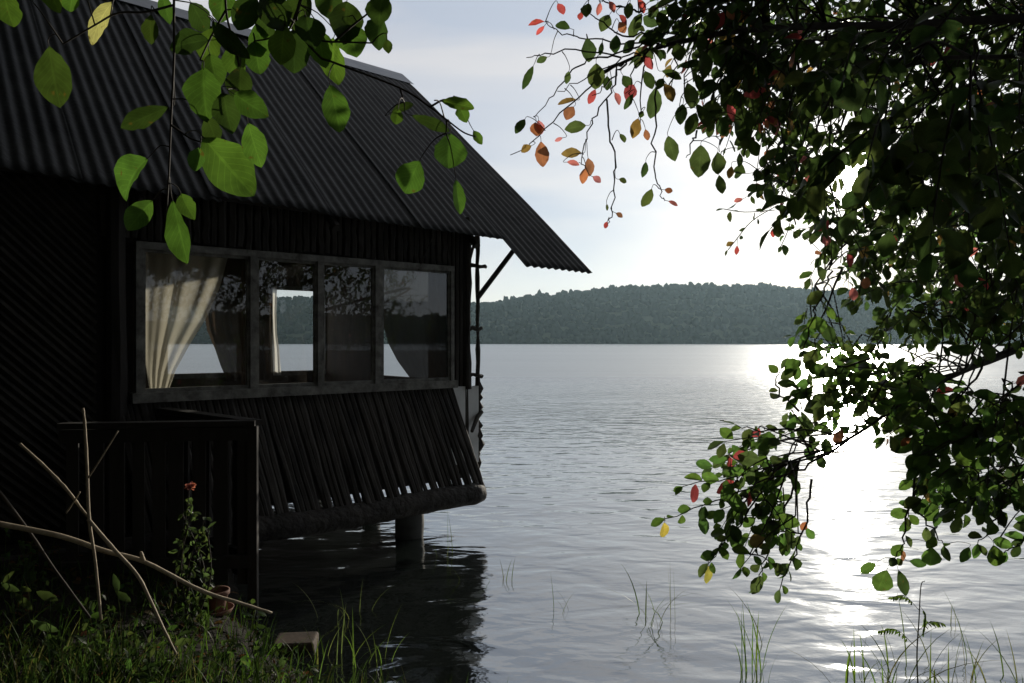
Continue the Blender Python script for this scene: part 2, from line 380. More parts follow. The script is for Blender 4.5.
# cloud light: brighter towards the sun, where the thin layer scatters it forward
dt=nd(nt,'ShaderNodeVectorMath',operation='DOT_PRODUCT'); nn=nd(nt,'ShaderNodeVectorMath',operation='NORMALIZE')
L.new(tc.outputs['Generated'],nn.inputs[0]); L.new(nn.outputs[0],dt.inputs[0]); dt.inputs[1].default_value=sd
def powr(e):
    c=nd(nt,'ShaderNodeMath',operation='MAXIMUM'); L.new(dt.outputs['Value'],c.inputs[0]); c.inputs[1].default_value=0
    p=nd(nt,'ShaderNodeMath',operation='POWER'); L.new(c.outputs[0],p.inputs[0]); p.inputs[1].default_value=e; return p.outputs[0]
def madd(x,k,add):
    n=nd(nt,'ShaderNodeMath',operation='MULTIPLY_ADD'); L.new(x,n.inputs[0]); n.inputs[1].default_value=k
    if isinstance(add,(int,float)): n.inputs[2].default_value=add
    else: L.new(add,n.inputs[2])
    return n.outputs[0]
glow=madd(powr(2500),90,madd(powr(260),7,madd(powr(40),2.6,madd(powr(7),.9,0))))
def scaled(c,f):
    v=nd(nt,'ShaderNodeVectorMath',operation='SCALE'); v.inputs[0].default_value=c
    if isinstance(f,(int,float)): v.inputs['Scale'].default_value=f
    else: L.new(f,v.inputs['Scale'])
    return v.outputs[0]
mx=nd(nt,'ShaderNodeMix',data_type='RGBA'); L.new(cr.outputs[0],mx.inputs[0])
L.new(scaled((.88,.955,1.11),5.05),mx.inputs[6]); L.new(scaled((1.03,.995,.99),6.2),mx.inputs[7])   # open pale sky, thin cloud
m3=nd(nt,'ShaderNodeMix',data_type='RGBA'); m3.inputs[0].default_value=.22; L.new(mx.outputs[2],m3.inputs[6]); L.new(sky.outputs[0],m3.inputs[7])
ad=nd(nt,'ShaderNodeVectorMath',operation='ADD'); L.new(m3.outputs[2],ad.inputs[0]); L.new(scaled((1.0,.955,.87),glow),ad.inputs[1])
L.new(ad.outputs[0],bg.inputs[0])
L.new(bg.outputs[0],out.inputs[0])

S.view_settings.view_transform='Standard'; S.view_settings.look='None'; S.view_settings.gamma=1; S.view_settings.use_curve_mapping=False
S.view_settings.exposure=EXPO if 'EXPO' in globals() else .25
S.cycles.max_bounces=8; S.cycles.transparent_max_bounces=24; S.cycles.volume_bounces=0
S.cycles.use_denoising=True

# ---------------------------------------------------------------- setting: water, bank, hills
def grid_mesh(xs,ys,zf):
    X,Y=np.meshgrid(xs,ys); Z=zf(X,Y); v=np.stack([X,Y,Z],-1).reshape(-1,3); m=len(xs)
    f=[(i*m+j,i*m+j+1,(i+1)*m+j+1,(i+1)*m+j) for i in range(len(ys)-1) for j in range(m-1)]
    return v,f
mb=MB(); mb.add([(-2600,-2600,0),(2600,-2600,0),(2600,2600,0),(-2600,2600,0)],[(0,1,2,3)])
tag(mb.build('lake_water',M['water']),'calm rippled grey lake reaching to the wooded far shore',kind='structure')

SX=[-60,-9,-2.9,-2.1,-1.5,-.95,-.3,.6,1.5,3,5,9,60]; SY=[14,10,7.6,5.6,4.5,3.9,3.65,3.5,3.55,3.8,4.6,6,9]
def shore(X): return np.interp(X,SX,SY)
def vnoise(X,Y):
    return .5*np.sin(X*3.1+1.3*np.sin(Y*2.3))*np.sin(Y*2.7+.8*np.sin(X*1.9))+.3*np.sin(X*7.3+Y*2.1)*np.sin(Y*6.1-X*3.3)
def bank_h(X,Y):
    f=Y-shore(X)
    z=np.interp(f,[-12,-3,-1.2,-.5,0,1.5,4],[1.0,.42,.32,.2,0,-.45,-1.0])
    return z+vnoise(X,Y)*.035
xs=np.concatenate([np.linspace(-60,-7,18),np.linspace(-6.8,7,110),np.linspace(7.4,60,18)])
ys=np.concatenate([np.linspace(-60,-3,14),np.linspace(-2.8,9,110),np.linspace(9.3,18,14)])
v,f=grid_mesh(xs,ys,bank_h); mb=MB(); mb.add(v,f)
tag(mb.build('bank_ground',M['soil'],smooth=True),'dark earth of the lake bank under the grass',kind='structure')

def hill_px(th):      # height of the skyline in the picture's pixels by bearing
    x=512+740*np.tan(np.clip(th,-1.2,1.2))
    return np.interp(x,[-2000,0,280,400,480,520,560,600,640,700,760,800,860,950,1024,1400,2600],[30,34,43,40,37.5,43,47.5,52,55.5,56,55,52,50,45,43,40,24])
def Rs(th): return 545/np.maximum(np.cos(th),.8)
def hill_r(th,s): return Rs(th)+s*190
def hill_z(th,s):
    crest=(hill_px(th)/740)*(Rs(th)+150)*np.cos(np.clip(th,-.62,.62)) -3.9
    return -1+(crest+3)*np.sin(np.clip(s,0,1)*math.pi*.62)**.8 + 1.3*np.sin(th*60+s*9)*s
ths=np.linspace(R(-58),R(128),240); ss=np.linspace(0,1,14)
TH,SS=np.meshgrid(ths,ss); RR=hill_r(TH,SS); ZZ=hill_z(TH,SS); ZZ[0]=-1.5
v=np.stack([RR*np.sin(TH),RR*np.cos(TH),ZZ],-1).reshape(-1,3); m=len(ths)
f=[(i*m+j,(i+1)*m+j,(i+1)*m+j+1,i*m+j+1) for i in range(len(ss)-1) for j in range(m-1)]
mb=MB(); mb.add(v,f)
tag(mb.build('far_hills',M['hillsoil'],smooth=True),'low wooded hill across the lake',kind='structure')

# forest on the hill: tree crowns as lumpy masses
import bmesh
bm=bmesh.new(); bmesh.ops.create_icosphere(bm,subdivisions=2,radius=1)
IV=np.array([w.co[:] for w in bm.verts]); IF=[[w.index for w in q.verts] for q in bm.faces]; bm.free()
IF=np.array(IF)
cnt=0; VV=[]; FF=[]
def crown(th,s,r,hh):
    global cnt
    R0=hill_r(th,s); z=float(hill_z(th,s))
    ph=rng.uniform(0,6,3); lump=1+.22*np.sin(IV[:,0]*5+ph[0])*np.sin(IV[:,1]*5+ph[1])+.18*np.sin(IV[:,2]*6+ph[2])+rng.normal(0,.05,len(IV))
    P=IV*lump[:,None]*np.array([r,r,hh])+np.array([R0*math.sin(th),R0*math.cos(th),z+hh*.5])
    VV.append(P); FF.append(IF+cnt); cnt+=len(IV)
for s in (.0,.03,.07,.12,.18,.25,.32,.40,.48,.56,.64,.72,.8,.9):
    th=R(-50)
    while th<R(122):
        inv=R(-37)<th<R(37)
        step=(4.6 if inv else 11)/600
        th+=step*random.uniform(.6,1.4)
        sc=1 if inv else 1.9
        r=random.uniform(2.2,3.4)*sc
        tall=1 if random.random()>.1 else 1.2
        crown(th,min(1,max(0,s+random.uniform(-.02,.02))),r,r*random.uniform(.9,1.35)*tall)
mb=MB(); mb.v=[np.concatenate(VV)]; mb.n=cnt; mb.f=[tuple(q) for q in np.concatenate(FF).tolist()]
mb.tint=[np.full((cnt,3),.05)]; mb.uv=[np.zeros((cnt,2))]
tag(mb.build('forest',M['canopy'],smooth=True),'dark green forest covering the far hill','forest',kind='stuff')

# crown lumps added out of view to block sky light behind and above the viewer
VV=[];FF=[];cnt=0
def lump_at(c,r,hh):
    global cnt
    ph=rng.uniform(0,6,3); lump=1+.22*np.sin(IV[:,0]*5+ph[0])*np.sin(IV[:,1]*5+ph[1])+.18*np.sin(IV[:,2]*6+ph[2])+rng.normal(0,.1,len(IV))
    VV.append(IV*lump[:,None]*np.array([r,r,hh])+np.array(c)); FF.append(IF+cnt); cnt+=len(IV)
for k in range(420):
    a=random.uniform(R(95),R(300)); rr=random.uniform(6.5,17); x,y=rr*math.sin(a),rr*math.cos(a)
    lo=1.85+.088*(rr+7.6) if a<R(140) else .5
    r_=random.uniform(.9,1.9); lump_at((x,y,random.uniform(lo+r_*1.1,11)),r_,r_*random.uniform(.7,1.1))
for k in range(150):
    x=random.uniform(-11,7); y=random.uniform(-5,1.5) if x>-1 else random.uniform(-5,4.2); r_=random.uniform(.8,1.5); lump_at((x,y,random.uniform(6.8,10)+max(0,y-1)*.9),r_,r_*.7)
for k in range(90):
    y=random.uniform(.5,6.5); x=random.uniform(1.0+.2*y,10); r_=random.uniform(.8,1.3); lump_at((x,y,random.uniform(0,3)+5.2+.45*y),r_,r_*.7)
for k in range(60):
    x=random.uniform(-13,-2.5); y=random.uniform(2.5,9); r_=random.uniform(1.0,1.7); lump_at((x,y,random.uniform(9,12)),r_,r_*.7)
mb=MB(); mb.v=[np.concatenate(VV)]; mb.n=cnt; mb.f=[tuple(q) for q in np.concatenate(FF).tolist()]
mb.tint=[np.full((cnt,3),.05)]; mb.uv=[np.zeros((cnt,2))]
tag(mb.build('sky_block_crowns',M['canopy'],smooth=True),'dark green crown masses added behind and above the viewpoint to block sky light','forest',kind='stuff')

# ---------------------------------------------------------------- hut
P0=np.array([-2.92,5.73,EYE]); U=np.array([.768,.640,0]); Dn=np.array([-.640,.768,0]); Z=np.array([0,0,1.])
def H(t,d,z): return P0+U*t+Dn*d+Z*z          # along the front wall, into the hut, up from eye level
def onwall(x,y,d=0.0):
    k=(x-CX)/F; b=P0+Dn*d
    t=(k*b[1]-b[0])/(U[0]-k*U[1]); Y=b[1]+t*U[1]
    return t,(CY-y)/F*Y
TW=3.22      # right end of the wall
FL=-1.38     # floor
hut=empty('lake_hut',tuple(H(1.2,1.7,-EYE)),'dark timber hut on posts over the water with corrugated roof','hut')
def hb(mb,a,b): mb.box(P0,U,Dn,Z,a,b)

# upper front wall: backing boards + upright bark slabs
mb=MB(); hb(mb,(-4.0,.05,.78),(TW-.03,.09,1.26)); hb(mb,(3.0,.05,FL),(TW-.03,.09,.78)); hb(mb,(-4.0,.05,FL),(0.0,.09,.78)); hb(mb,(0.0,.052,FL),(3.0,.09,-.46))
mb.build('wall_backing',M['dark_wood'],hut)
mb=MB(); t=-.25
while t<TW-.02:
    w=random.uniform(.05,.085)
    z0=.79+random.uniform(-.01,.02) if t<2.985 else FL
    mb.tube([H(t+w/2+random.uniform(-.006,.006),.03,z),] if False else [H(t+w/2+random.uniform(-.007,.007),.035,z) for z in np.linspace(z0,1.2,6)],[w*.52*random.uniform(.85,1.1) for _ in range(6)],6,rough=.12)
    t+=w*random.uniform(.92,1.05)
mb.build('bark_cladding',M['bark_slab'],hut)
# left part: panel of diagonal bamboo strips between posts
mb=MB(); hb(mb,(-4.0,.035,FL),(-.26,.05,1.24))
for i in range(-40,90):
    a=-4.2+i*.075; 
    # strips lean, alternate direction per bay (chevrons)
    bay=[(-4.0,-2.7),(-2.7,-1.48),(-1.48,-.27)]
    for q,(t0,t1) in enumerate(bay):
        sgn=1 if q%2 else -1
        z0=-1.36+ (i)*.075
        ta,tb=t0,t1; sl_=sgn*1.0; zz=lambda t: z0+sl_*(t-t0)
        lim=sorted(((-1.36-z0)/sl_+t0,(1.18-z0)/sl_+t0)); ta=max(ta,lim[0]); tb=min(tb,lim[1])
        if tb-ta<.05: continue
        c0=H(ta,.026,zz(ta)); c1=H(tb,.026,zz(tb))
        mb.tube([c0,(c0+c1)/2+Dn*random.uniform(-.006,.004),c1],.026*random.uniform(.85,1.1),5)
mb.build('woven_panel',M['woven'],hut)
for t,w in ((-.13,.075),(-1.48,.05),(-2.7,.05),(-4.0,.07)):
    mb=MB(); mb.tube([H(t+random.uniform(-.01,.01),-.0,z) for z in np.linspace(FL-.1,1.2,8)],[w*random.uniform(.93,1.07) for _ in range(8)],8,rough=.06)
    mb.build('wall_post',M['dark_wood'],hut)
# corner poles
for (t,d,r,z0,z1) in ((TW-.025,-.01,.032,-.5,1.3),(TW+.105,.0,.024,-.47,1.2)):
    mb=MB(); mb.tube([H(t+random.uniform(-.006,.006),d,z) for z in np.linspace(z0,z1,14)],[r*random.uniform(.75,1.2) for _ in range(14)],7,rough=.15)
    mb.build('corner_pole',M['bark_slab'],hut)
for z,l in ((.80,.16),(.13,.10),(-.36,.11)):
    c=H(TW+.06,.0,z); mb=MB()
    mb.tube([c-U*.08-Z*.01,c-U*.02+Z*.012,c+U*l*.55+Z*random.uniform(-.01,.02),c+U*l*.9+Z*random.uniform(-.03,.01),c+U*l],[.018,.026,.03,.022,.016],5,rough=.45); mb.build('bark_end',M['bark_slab'],hut)
mb=MB(); mb.tube([H(TW-.02,0,.78),H(TW+.1,.02,1.12)],.016,6); mb.build('corner_brace',M['bark_slab'],hut)
mb=MB()   # bark pieces on the side wall seen edge on, below the sill
for z in np.linspace(-.5,-1.3,9):
    c=H(TW+.13+random.uniform(0,.03),random.uniform(.02,.1),z); mb.tube([c+Z*.07,c+U*random.uniform(.0,.03),c-Z*.07],[.02,random.uniform(.035,.05),.018],6,rough=.3)
mb.tube([H(TW-.06,-.12,-.93),H(TW+.08,-.03,-.80),H(TW+.16,.0,-.75)],[.02,.025,.025],6,rough=.2)
mb.build('side_bark',M['bark_slab'],hut)
for t0,t1 in ((3.0,3.165),(3.178,TW+.12)):
    mb=MB(); hb(mb,(t0,.0,FL+.1),(t1,.03,-.47)); mb.build('white_board',M['white_board'],hut)

# front window
WT,WB=.775,-.44
win=MB()
hb(win,(.0,-.045,WT-.055),(2.995,.045,WT))            # head
hb(win,(-.03,-.07,WB-.035),(3.02,.045,WB+.04))         # sill
for t0,t1 in ((.0,.05),(.885,.945),(1.495,1.545),(2.08,2.16),(2.955,2.995)):
    hb(win,(t0,-.042,WB+.04),(t1,.045,WT-.055))
wo=win.build('window_frame',M['frame_wood'],hut)
bays=((.05,.885),(.945,1.495),(1.545,2.08),(2.16,2.955))
for i,(t0,t1) in enumerate(bays):
    z0,z1=WB+.04,WT-.055
    sa=MB(); w=.022; y0,y1=-.02,.015
    hb(sa,(t0,y0,z0),(t1,y1,z0+w+.01)); hb(sa,(t0,y0,z1-w),(t1,y1,z1)); hb(sa,(t0,y0,z0+w+.01),(t0+w,y1,z1-w)); hb(sa,(t1-w,y0,z0+w+.01),(t1,y1,z1-w))
    sa.build('sash',M['frame_wood'],wo)
    gl=MB(); tl=random.uniform(-.006,.006); a=[H(t0+w,-.003,z0+w+.01),H(t1-w,-.003+tl,z0+w+.01),H(t1-w,-.003+tl,z1-w),H(t0+w,-.003,z1-w)]
    gl.add(a,[(0,1,2,3)]); gl.build('pane',M['glass'],wo)
mb=MB(); mb.box(P0,U,Dn,Z,(.86,.05,WB),(.884,.1,WT)); mb.build('inner_jamb',M['brown_wood'],hut)

# skirt of leaning bark slabs
mb=MB(); t=-.15
while t<2.985:
    w=random.uniform(.036,.068)
    top=H(t+w/2,.0,-.485); bot=H(t+w/2+random.uniform(-.02,.03)+.12,-.42,-1.455+random.uniform(-.06,.03)-.012*(3-t))
    n=6; ps=[top+(bot-top)*k/n+U*random.uniform(-.005,.005) for k in range(n+1)]
    rr=[w*.53*random.uniform(.88,1.08)*(1-.06*(k/n)) for k in range(n+1)]
    mb.tube(ps,rr,7,rough=.1); t+=w*random.uniform(.84,1.0)
mb.build('leaning_bark_skirt',M['bark_slab'],hut)
mb=MB(); pts=[H(t,-.40+.01*math.sin(t*4.1),-1.515+.012*math.sin(t*3)) for t in np.linspace(-1.2,3.07,40)]
mb.tube(pts,[.108*random.uniform(.94,1.06) for _ in range(39)]+[.085],14,rough=.06); mb.build('floor_log',M['log'],hut,smooth=True)
# posts in the water
for (t,d,r) in ((2.33,-.24,.135),(.3,-.1,.12),(3.0,1.7,.12),(3.0,3.3,.12),(1.2,3.3,.12)):
    mb=MB(); zt=-1.58 if d<0 else FL-.05
    mb.tube([H(t,d,z) for z in np.linspace(-EYE-1.2,zt,10)],[r*random.uniform(.97,1.04) for _ in range(10)],12,rough=.03); mb.build('stilt',M['concrete'],hut,smooth=True)
# floor, ceiling, inner walls with openings
mb=MB(); hb(mb,(-4.0,.1,FL-.07),(TW,3.5,FL)); mb.build('floor',M['dark_wood'],hut)
mb=MB(); hb(mb,(-4.0,.1,1.25),(TW-.04,3.36,1.29)); mb.build('ceiling',M['dark_wood'],hut)
def wall_with(mb,a0,a1,z0,z1,ops,put):
    xs=sorted(ops); c=a0
    for (o0,o1,zb,zt) in xs:
        put(c,o0,z0,z1); put(o0,o1,z0,zb); put(o0,o1,zt,z1); c=o1
    put(c,a1,z0,z1)
mb=MB(); wall_with(mb,-4.0,TW,FL,1.25,[(1.13,2.0,-.40,.44),(2.44,3.20,-.40,.70)],lambda a,b,c,e: hb(mb,(a,3.40,c),(b,3.46,e))); mb.build('back_wall',M['brown_wood'],hut)
mb=MB(); wall_with(mb,.09,3.4,FL,1.25,[(.78,1.95,-.42,1.12)],lambda a,b,c,e: hb(mb,(TW-.005,a,c),(TW+.035,b,e))); mb.build('side_wall',M['brown_wood'],hut)
mb=MB()
g0,g1=.09,3.46
mb.add([H(TW-.02,.0,1.25),H(TW-.02,3.46,1.25),H(TW-.02,3.46,3.95),H(TW+.02,.0,1.25),H(TW+.02,3.46,1.25),H(TW+.02,3.46,3.95)],[(0,2,1),(3,4,5),(0,1,4,3),(1,2,5,4),(2,0,3,5)])
mb.build('gable_wall',M['dark_wood'],hut)
mb=MB(); hb(mb,(-4.05,.0,FL),(-4.0,3.46,1.25)); mb.build('far_end_wall',M['dark_wood'],hut)
for (a,b,c,e) in ((1.13,2.0,-.40,.44),(2.44,3.20,-.40,.70)):
    mb=MB(); hb(mb,(a-.04,3.36,c-.06),(b+.04,3.40,c)); hb(mb,(a-.04,3.36,e),(b+.04,3.40,e+.05)); hb(mb,(a-.04,3.36,c),(a,3.40,e)); hb(mb,(b,3.36,c),(b+.04,3.40,e))
    mb.build('back_window_frame',M['frame_wood'],hut)

# roof: corrugated sheets
PR=[(-.613,.728),(.265,1.476),(.942,2.03),(1.77,2.70),(2.50,3.31),(3.06,3.756),(3.30,3.93),(3.45,4.02)]
Pd=[p[0] for p in PR]; Pz=[p[1] for p in PR]
def tilt(t): return .018*(4.44-t)
AMP=.0095; PITCH=.098
def sheet(t0,t1,d0,lift=0.0,back=False):
    mb=MB(); nt_=int(round((t1-t0)/PITCH*8)); ts=np.linspace(t0,t1,nt_+1)
    ds=np.concatenate([[d0,d0+.1],np.linspace(d0+.3,3.0,10),[3.2,3.35,3.45]]) if not back else np.array([3.45,3.7,4.2,4.9])
    zs=np.interp(ds,Pd,Pz) if not back else np.array([4.0,3.85,3.4,2.75])
    if not back and d0<Pd[0]: zs[0]=Pz[0]+(d0-Pd[0])*.85
    slope=np.gradient(zs,ds); nl=np.sqrt(1+slope**2)
    sag=random.uniform(-.006,.006)
    vs=[]
    for d,z,sl_,n_ in zip(ds,zs,slope,nl):
        for t in ts:
            h=AMP*math.sin(2*math.pi*t/PITCH)+lift+sag*math.sin((t-t0)/(t1-t0)*math.pi)
            vs.append(H(t,d-h*sl_/n_,z+tilt(t)+h/n_))
    m=len(ts); fs=[(i*m+j,i*m+j+1,(i+1)*m+j+1,(i+1)*m+j) for i in range(len(ds)-1) for j in range(m-1)]
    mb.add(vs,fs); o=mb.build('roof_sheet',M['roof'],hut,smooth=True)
    sol=o.modifiers.new('thickness','SOLIDIFY'); sol.thickness=.0035; sol.offset=-1
    return o
edges=[-4.4+PITCH*k for k in (0,10,20,30,40,50,60,70,80)]
for i,(a,b) in enumerate(zip(edges[:-1],edges[1:])):
    if b>3.5: b=3.47+PITCH
    if a>3.45: continue
    sheet(a,min(b+PITCH*.9,3.57),-.215+random.uniform(-.02,.02),.011*(i%2))
sheet(3.47,4.44,-.60,.010)
for a in (-4.4,-1.4,1.6): sheet(a,min(a+3.0+PITCH,4.44),0,.003 if a==-1.4 else 0,True)
mb=MB()   # ridge cap: folded sheet
for a,b in ((-4.5,.2),(.1,2.4),(2.3,4.5)):
    k=.012*(1 if a==.1 else 0)
    v=[]
    for t in (a,b):
        for d,z in ((3.12,3.79+.035),(3.45,4.07),(3.62,4.0+.0),(3.8,3.86)):
            v.append(H(t,d,z+tilt(t)+k))
    mb.add(v,[(0,1,5,4),(1,2,6,5),(2,3,7,6)])
o=mb.build('ridge_cap',M['cap'],hut); sol=o.modifiers.new('thickness','SOLIDIFY'); sol.thickness=.004
mb=MB()   # purlins and rafters below the sheets
for d in (-.1,.9,1.9,2.9):
    z=np.interp(d,Pd,Pz)-.055
    mb.tube([H(-4.3,d,z+tilt(-4.3)),H(4.3,d,z+tilt(4.3))],.028,6)
for t in (-4.0,-2,0,1.6,TW-.05):
    mb.tube([H(t,d,np.interp(d,Pd,Pz)-.12+tilt(t)) for d in (-.2,1.2,2.4,3.4)],.04,6)
    mb.tube([H(t,3.4,3.85+tilt(t)),H(t,4.8,2.72+tilt(t))],.04,6)
mb.build('roof_frame',M['dark_wood'],hut)
mb=MB()
a=onwall(478,298,-.03); p0=H(TW+.09,-.02,a[1]); p1=H(3.62,-.26,.98)
mb.tube([p0,p1],[.028,.026],8); mb.build('roof_strut',M['dark_wood'],hut)
mb=MB()   # a loose stick leaning on the wall under the eave
a=onwall(418,270,-.02); b=onwall(432,238,-.1); mb.tube([H(a[0],-.03,a[1]),H(b[0],-.1,b[1])],.007,5); mb.build('loose_batten',M['bark_slab'],hut)

# curtains
def curtain(label,d,left,right,mat,pleats,amp,nrows=30,ncols=60,group='curtains in the hut'):
    """left/right: [(t, z)...] edges, same number of points, top to bottom"""
    l=np.array(left); r=np.array(right); k=np.linspace(0,1,len(l)); q=np.linspace(0,1,nrows)
    lt=np.interp(q,k,l[:,0]); lz=np.interp(q,k,l[:,1]); rt=np.interp(q,k,r[:,0]); rz=np.interp(q,k,r[:,1])
    vs=[]
    for i in range(nrows):
        for j in range(ncols+1):
            s=j/ncols; t=lt[i]+(rt[i]-lt[i])*s; z=lz[i]+(rz[i]-lz[i])*s
            ww=abs(rt[i]-lt[i])
            a=amp*(1-.35*i/nrows)
            off=a*(.45+.55*abs(math.sin(s*4.3+len(label))))*math.sin(s**.85*pleats*2*math.pi+.9*math.sin(i*.11+s*7))+.45*a*math.sin(s*pleats*9.1+2+i*.07)+.25*a*math.sin(s*23+i*.2)
            vs.append(H(t,d+off,z))
    fs=[(i*(ncols+1)+j,i*(ncols+1)+j+1,(i+1)*(ncols+1)+j+1,(i+1)*(ncols+1)+j) for i in range(nrows-1) for j in range(ncols)]
    mb=MB(); mb.add(vs,fs); o=mb.build('curtain',mat,None,smooth=True)
    tag(o,label,'curtain',group); return o
def W1(pts,d): return [onwall(x,y,d) for x,y in pts]
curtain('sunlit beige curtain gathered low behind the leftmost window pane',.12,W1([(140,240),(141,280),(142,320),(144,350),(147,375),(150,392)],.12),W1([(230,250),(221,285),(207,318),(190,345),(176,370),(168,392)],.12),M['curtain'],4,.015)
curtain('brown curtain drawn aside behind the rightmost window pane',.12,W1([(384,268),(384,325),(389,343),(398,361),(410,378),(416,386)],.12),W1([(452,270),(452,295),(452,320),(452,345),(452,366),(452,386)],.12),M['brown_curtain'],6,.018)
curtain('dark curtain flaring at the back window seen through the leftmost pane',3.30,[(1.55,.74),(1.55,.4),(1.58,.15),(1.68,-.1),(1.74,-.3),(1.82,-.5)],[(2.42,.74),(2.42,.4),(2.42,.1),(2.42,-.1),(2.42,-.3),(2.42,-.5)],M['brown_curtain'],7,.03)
curtain('narrow pale curtain edge beside the back window in the second pane',3.34,[(2.36,.74),(2.37,.4),(2.38,.15),(2.38,-.1),(2.38,-.3),(2.38,-.45)],[(2.50,.74),(2.49,.4),(2.50,.1),(2.53,-.1),(2.54,-.3),(2.55,-.45)],M['white_curtain'],2,.015)
# side window curtain (inside the lakeward wall): drawn to the far side
# ---------------------------------------------------------------- plank railing by the hut
zr=-.52
A=px(256,420,4.9); B=px(60,422,4.72); C=px(150,406,5.97)
fence=empty('plank_railing',(A[0],A[1],.3),'dark plank railing with a corner post in front of the hut','railing')
def rail(a,b,n,mbname='rail_board'):
    a=np.array(a); b=np.array(b); a[2]=b[2]=0
    ex=unit(b-a); ey=np.array([-ex[1],ex[0],0]); ln=np.linalg.norm(b-a)
    mb=MB(); mb.box(a,ex,ey,Z,(.0,-.05,EYE+zr-.035),(ln,.05,EYE+zr)); mb.build('top_rail',M['dark_wood'],fence)
    mb=MB(); mb.box(a,ex,ey,Z,(.03,-.02,EYE+zr-.13),(ln,.02,EYE+zr-.045)); mb.build('cross_rail',M['dark_wood'],fence)
    mb=MB(); mb.box(a,ex,ey,Z,(.03,-.02,.36),(ln,.02,.44)); mb.build('cross_rail',M['dark_wood'],fence)
    c=.05; k=0
    while c<ln-.04:
        w=random.uniform(.07,.095)
        mb=MB(); e=random.uniform(-.004,.004)
        mb.box(a,ex,ey,Z,(c,-.038+e,.24),(c+w,-.022+e,EYE+zr-.06)); mb.build('board',M['dark_wood'],fence)
        c+=w+random.choice([.02,.035,.05,.06])
rail(A,B,10); rail(A,C,10)
mb=MB(); mb.box(np.array([A[0],A[1],0]),np.array([1,0,0]),np.array([0,1.,0]),Z,(-.05,-.02,.0),(.012,.02,EYE+zr-.036)); mb.build('corner_post',M['dark_wood'],fence)

# ---------------------------------------------------------------- fallen branches
def branch(name,label,pts,radii,mat=M['pale_stick'],group=None,forks=()):
    P=[px(*p) if len(p)==3 else p for p in pts]
    mb=MB(); C_=catmull(P,6); r=np.interp(np.linspace(0,1,len(C_)),np.linspace(0,1,len(radii)),radii)
    r=[q*(1+.18*(random.random()<.12)) for q in r]
    mb.tube(C_,r,9,rough=.05)
    for fp,fr in forks:
        Q=[px(*p) for p in fp]; mb.tube(catmull(Q,5),list(np.linspace(fr[0],fr[1],len(catmull(Q,5)))),7,rough=.06)
    o=mb.build(name,mat,None,smooth=True); tag(o,label,'branch',group); return o
G='dry branches on the bank'
branch('fallen_branch','thick pale fallen branch lying slantwise across the bank',[(-60,512,3.25),(0,524,3.3),(60,536,3.35),(105,551,3.4),(145,562,3.45),(200,590,3.55),(240,603,3.62),(272,613,3.68)],[.013,.0125,.012,.0115,.010,.009,.008,.006],group=G,forks=[([(143,561,3.45),(141,552,3.43)],(.012,.006))])
branch('fallen_branch','thin curved pale branch leaning down to the grass over the thick one',[(88,519,3.2),(110,545,3.2),(137,575,3.2),(150,600,3.18),(163,628,3.15),(176,654,3.1)],[.008,.008,.0075,.007,.006,.005],group=G)
branch('fallen_branch','upright thin dead stem with a short side twig, tallest of the sticks',[(83,408,3.22),(85,430,3.22),(87,470,3.22),(89,519,3.2),(95,560,3.2),(101,620,3.18)],[.005,.006,.007,.0075,.006,.006],group=G,forks=[([(87,480,3.22),(103,455,3.2),(118,431,3.2)],(.004,.003))])
branch('fallen_branch','short pale stick slanting in at the left behind the upright stem',[(20,444,3.4),(45,467,3.38),(67,490,3.36),(80,507,3.35),(90,519,3.3)],[.006,.007,.007,.006,.005],group=G,forks=[([(66,513,3.34),(73,503,3.34),(80,492,3.33)],(.004,.003))])
branch('fallen_branch','dark stick leaning low at the left edge of the bank',[(-5,486,3.5),(28,530,3.45),(55,570,3.4),(90,618,3.35)],[.007,.007,.006,.006],M['twig'],G)

# brown block at the water's edge, flower pot
c=px_ground(295,640,.05); 
blk=MB(); ex=unit([1,.1,0]); ey=np.array([-ex[1],ex[0],0]); s=c[1]/F
blk.box(c,ex,ey,Z,(-.13,-.05,-.2),(.12,.15,-.005)); o=blk.build('clay_block',M['brick'])
bv=o.modifiers.new('worn','BEVEL'); bv.width=.018; bv.segments=3
tag(o,'red brown clay block lying at the edge of the water','block')
c=np.array([-1.80,4.5,float(bank_h(-1.80,4.5))])
pot=empty('flower_pot',tuple(c),'small terracotta flower pot standing beside the flowering plant','flower pot')
mb=MB(); prof=[(.0,.0),(.05,0),(.062,.06),(.072,.1),(.08,.1),(.08,.125),(.068,.125),(.064,.09),(.0,.085)]
def lathe(mb,c,prof,n=20,tiltv=(0,0,1)):
    v=[];m=len(prof)
    for k in range(n):
        a=2*math.pi*k/n
        for r,z in prof: v.append(np.array(c)+np.array([r*math.cos(a),r*math.sin(a),z]))
    mb.add(v,[(k*m+j,((k+1)%n)*m+j,((k+1)%n)*m+j+1,k*m+j+1) for k in range(n) for j in range(m-1)])
lathe(mb,c,prof); mb.build('pot_body',M['pot'],pot,smooth=True)
mb=MB(); lathe(mb,c-Z*.012,[(0,.0),(.09,.0),(.105,.03),(.1,.03),(.085,.012),(0,.012)]); mb.build('saucer',M['pot'],pot,smooth=True)

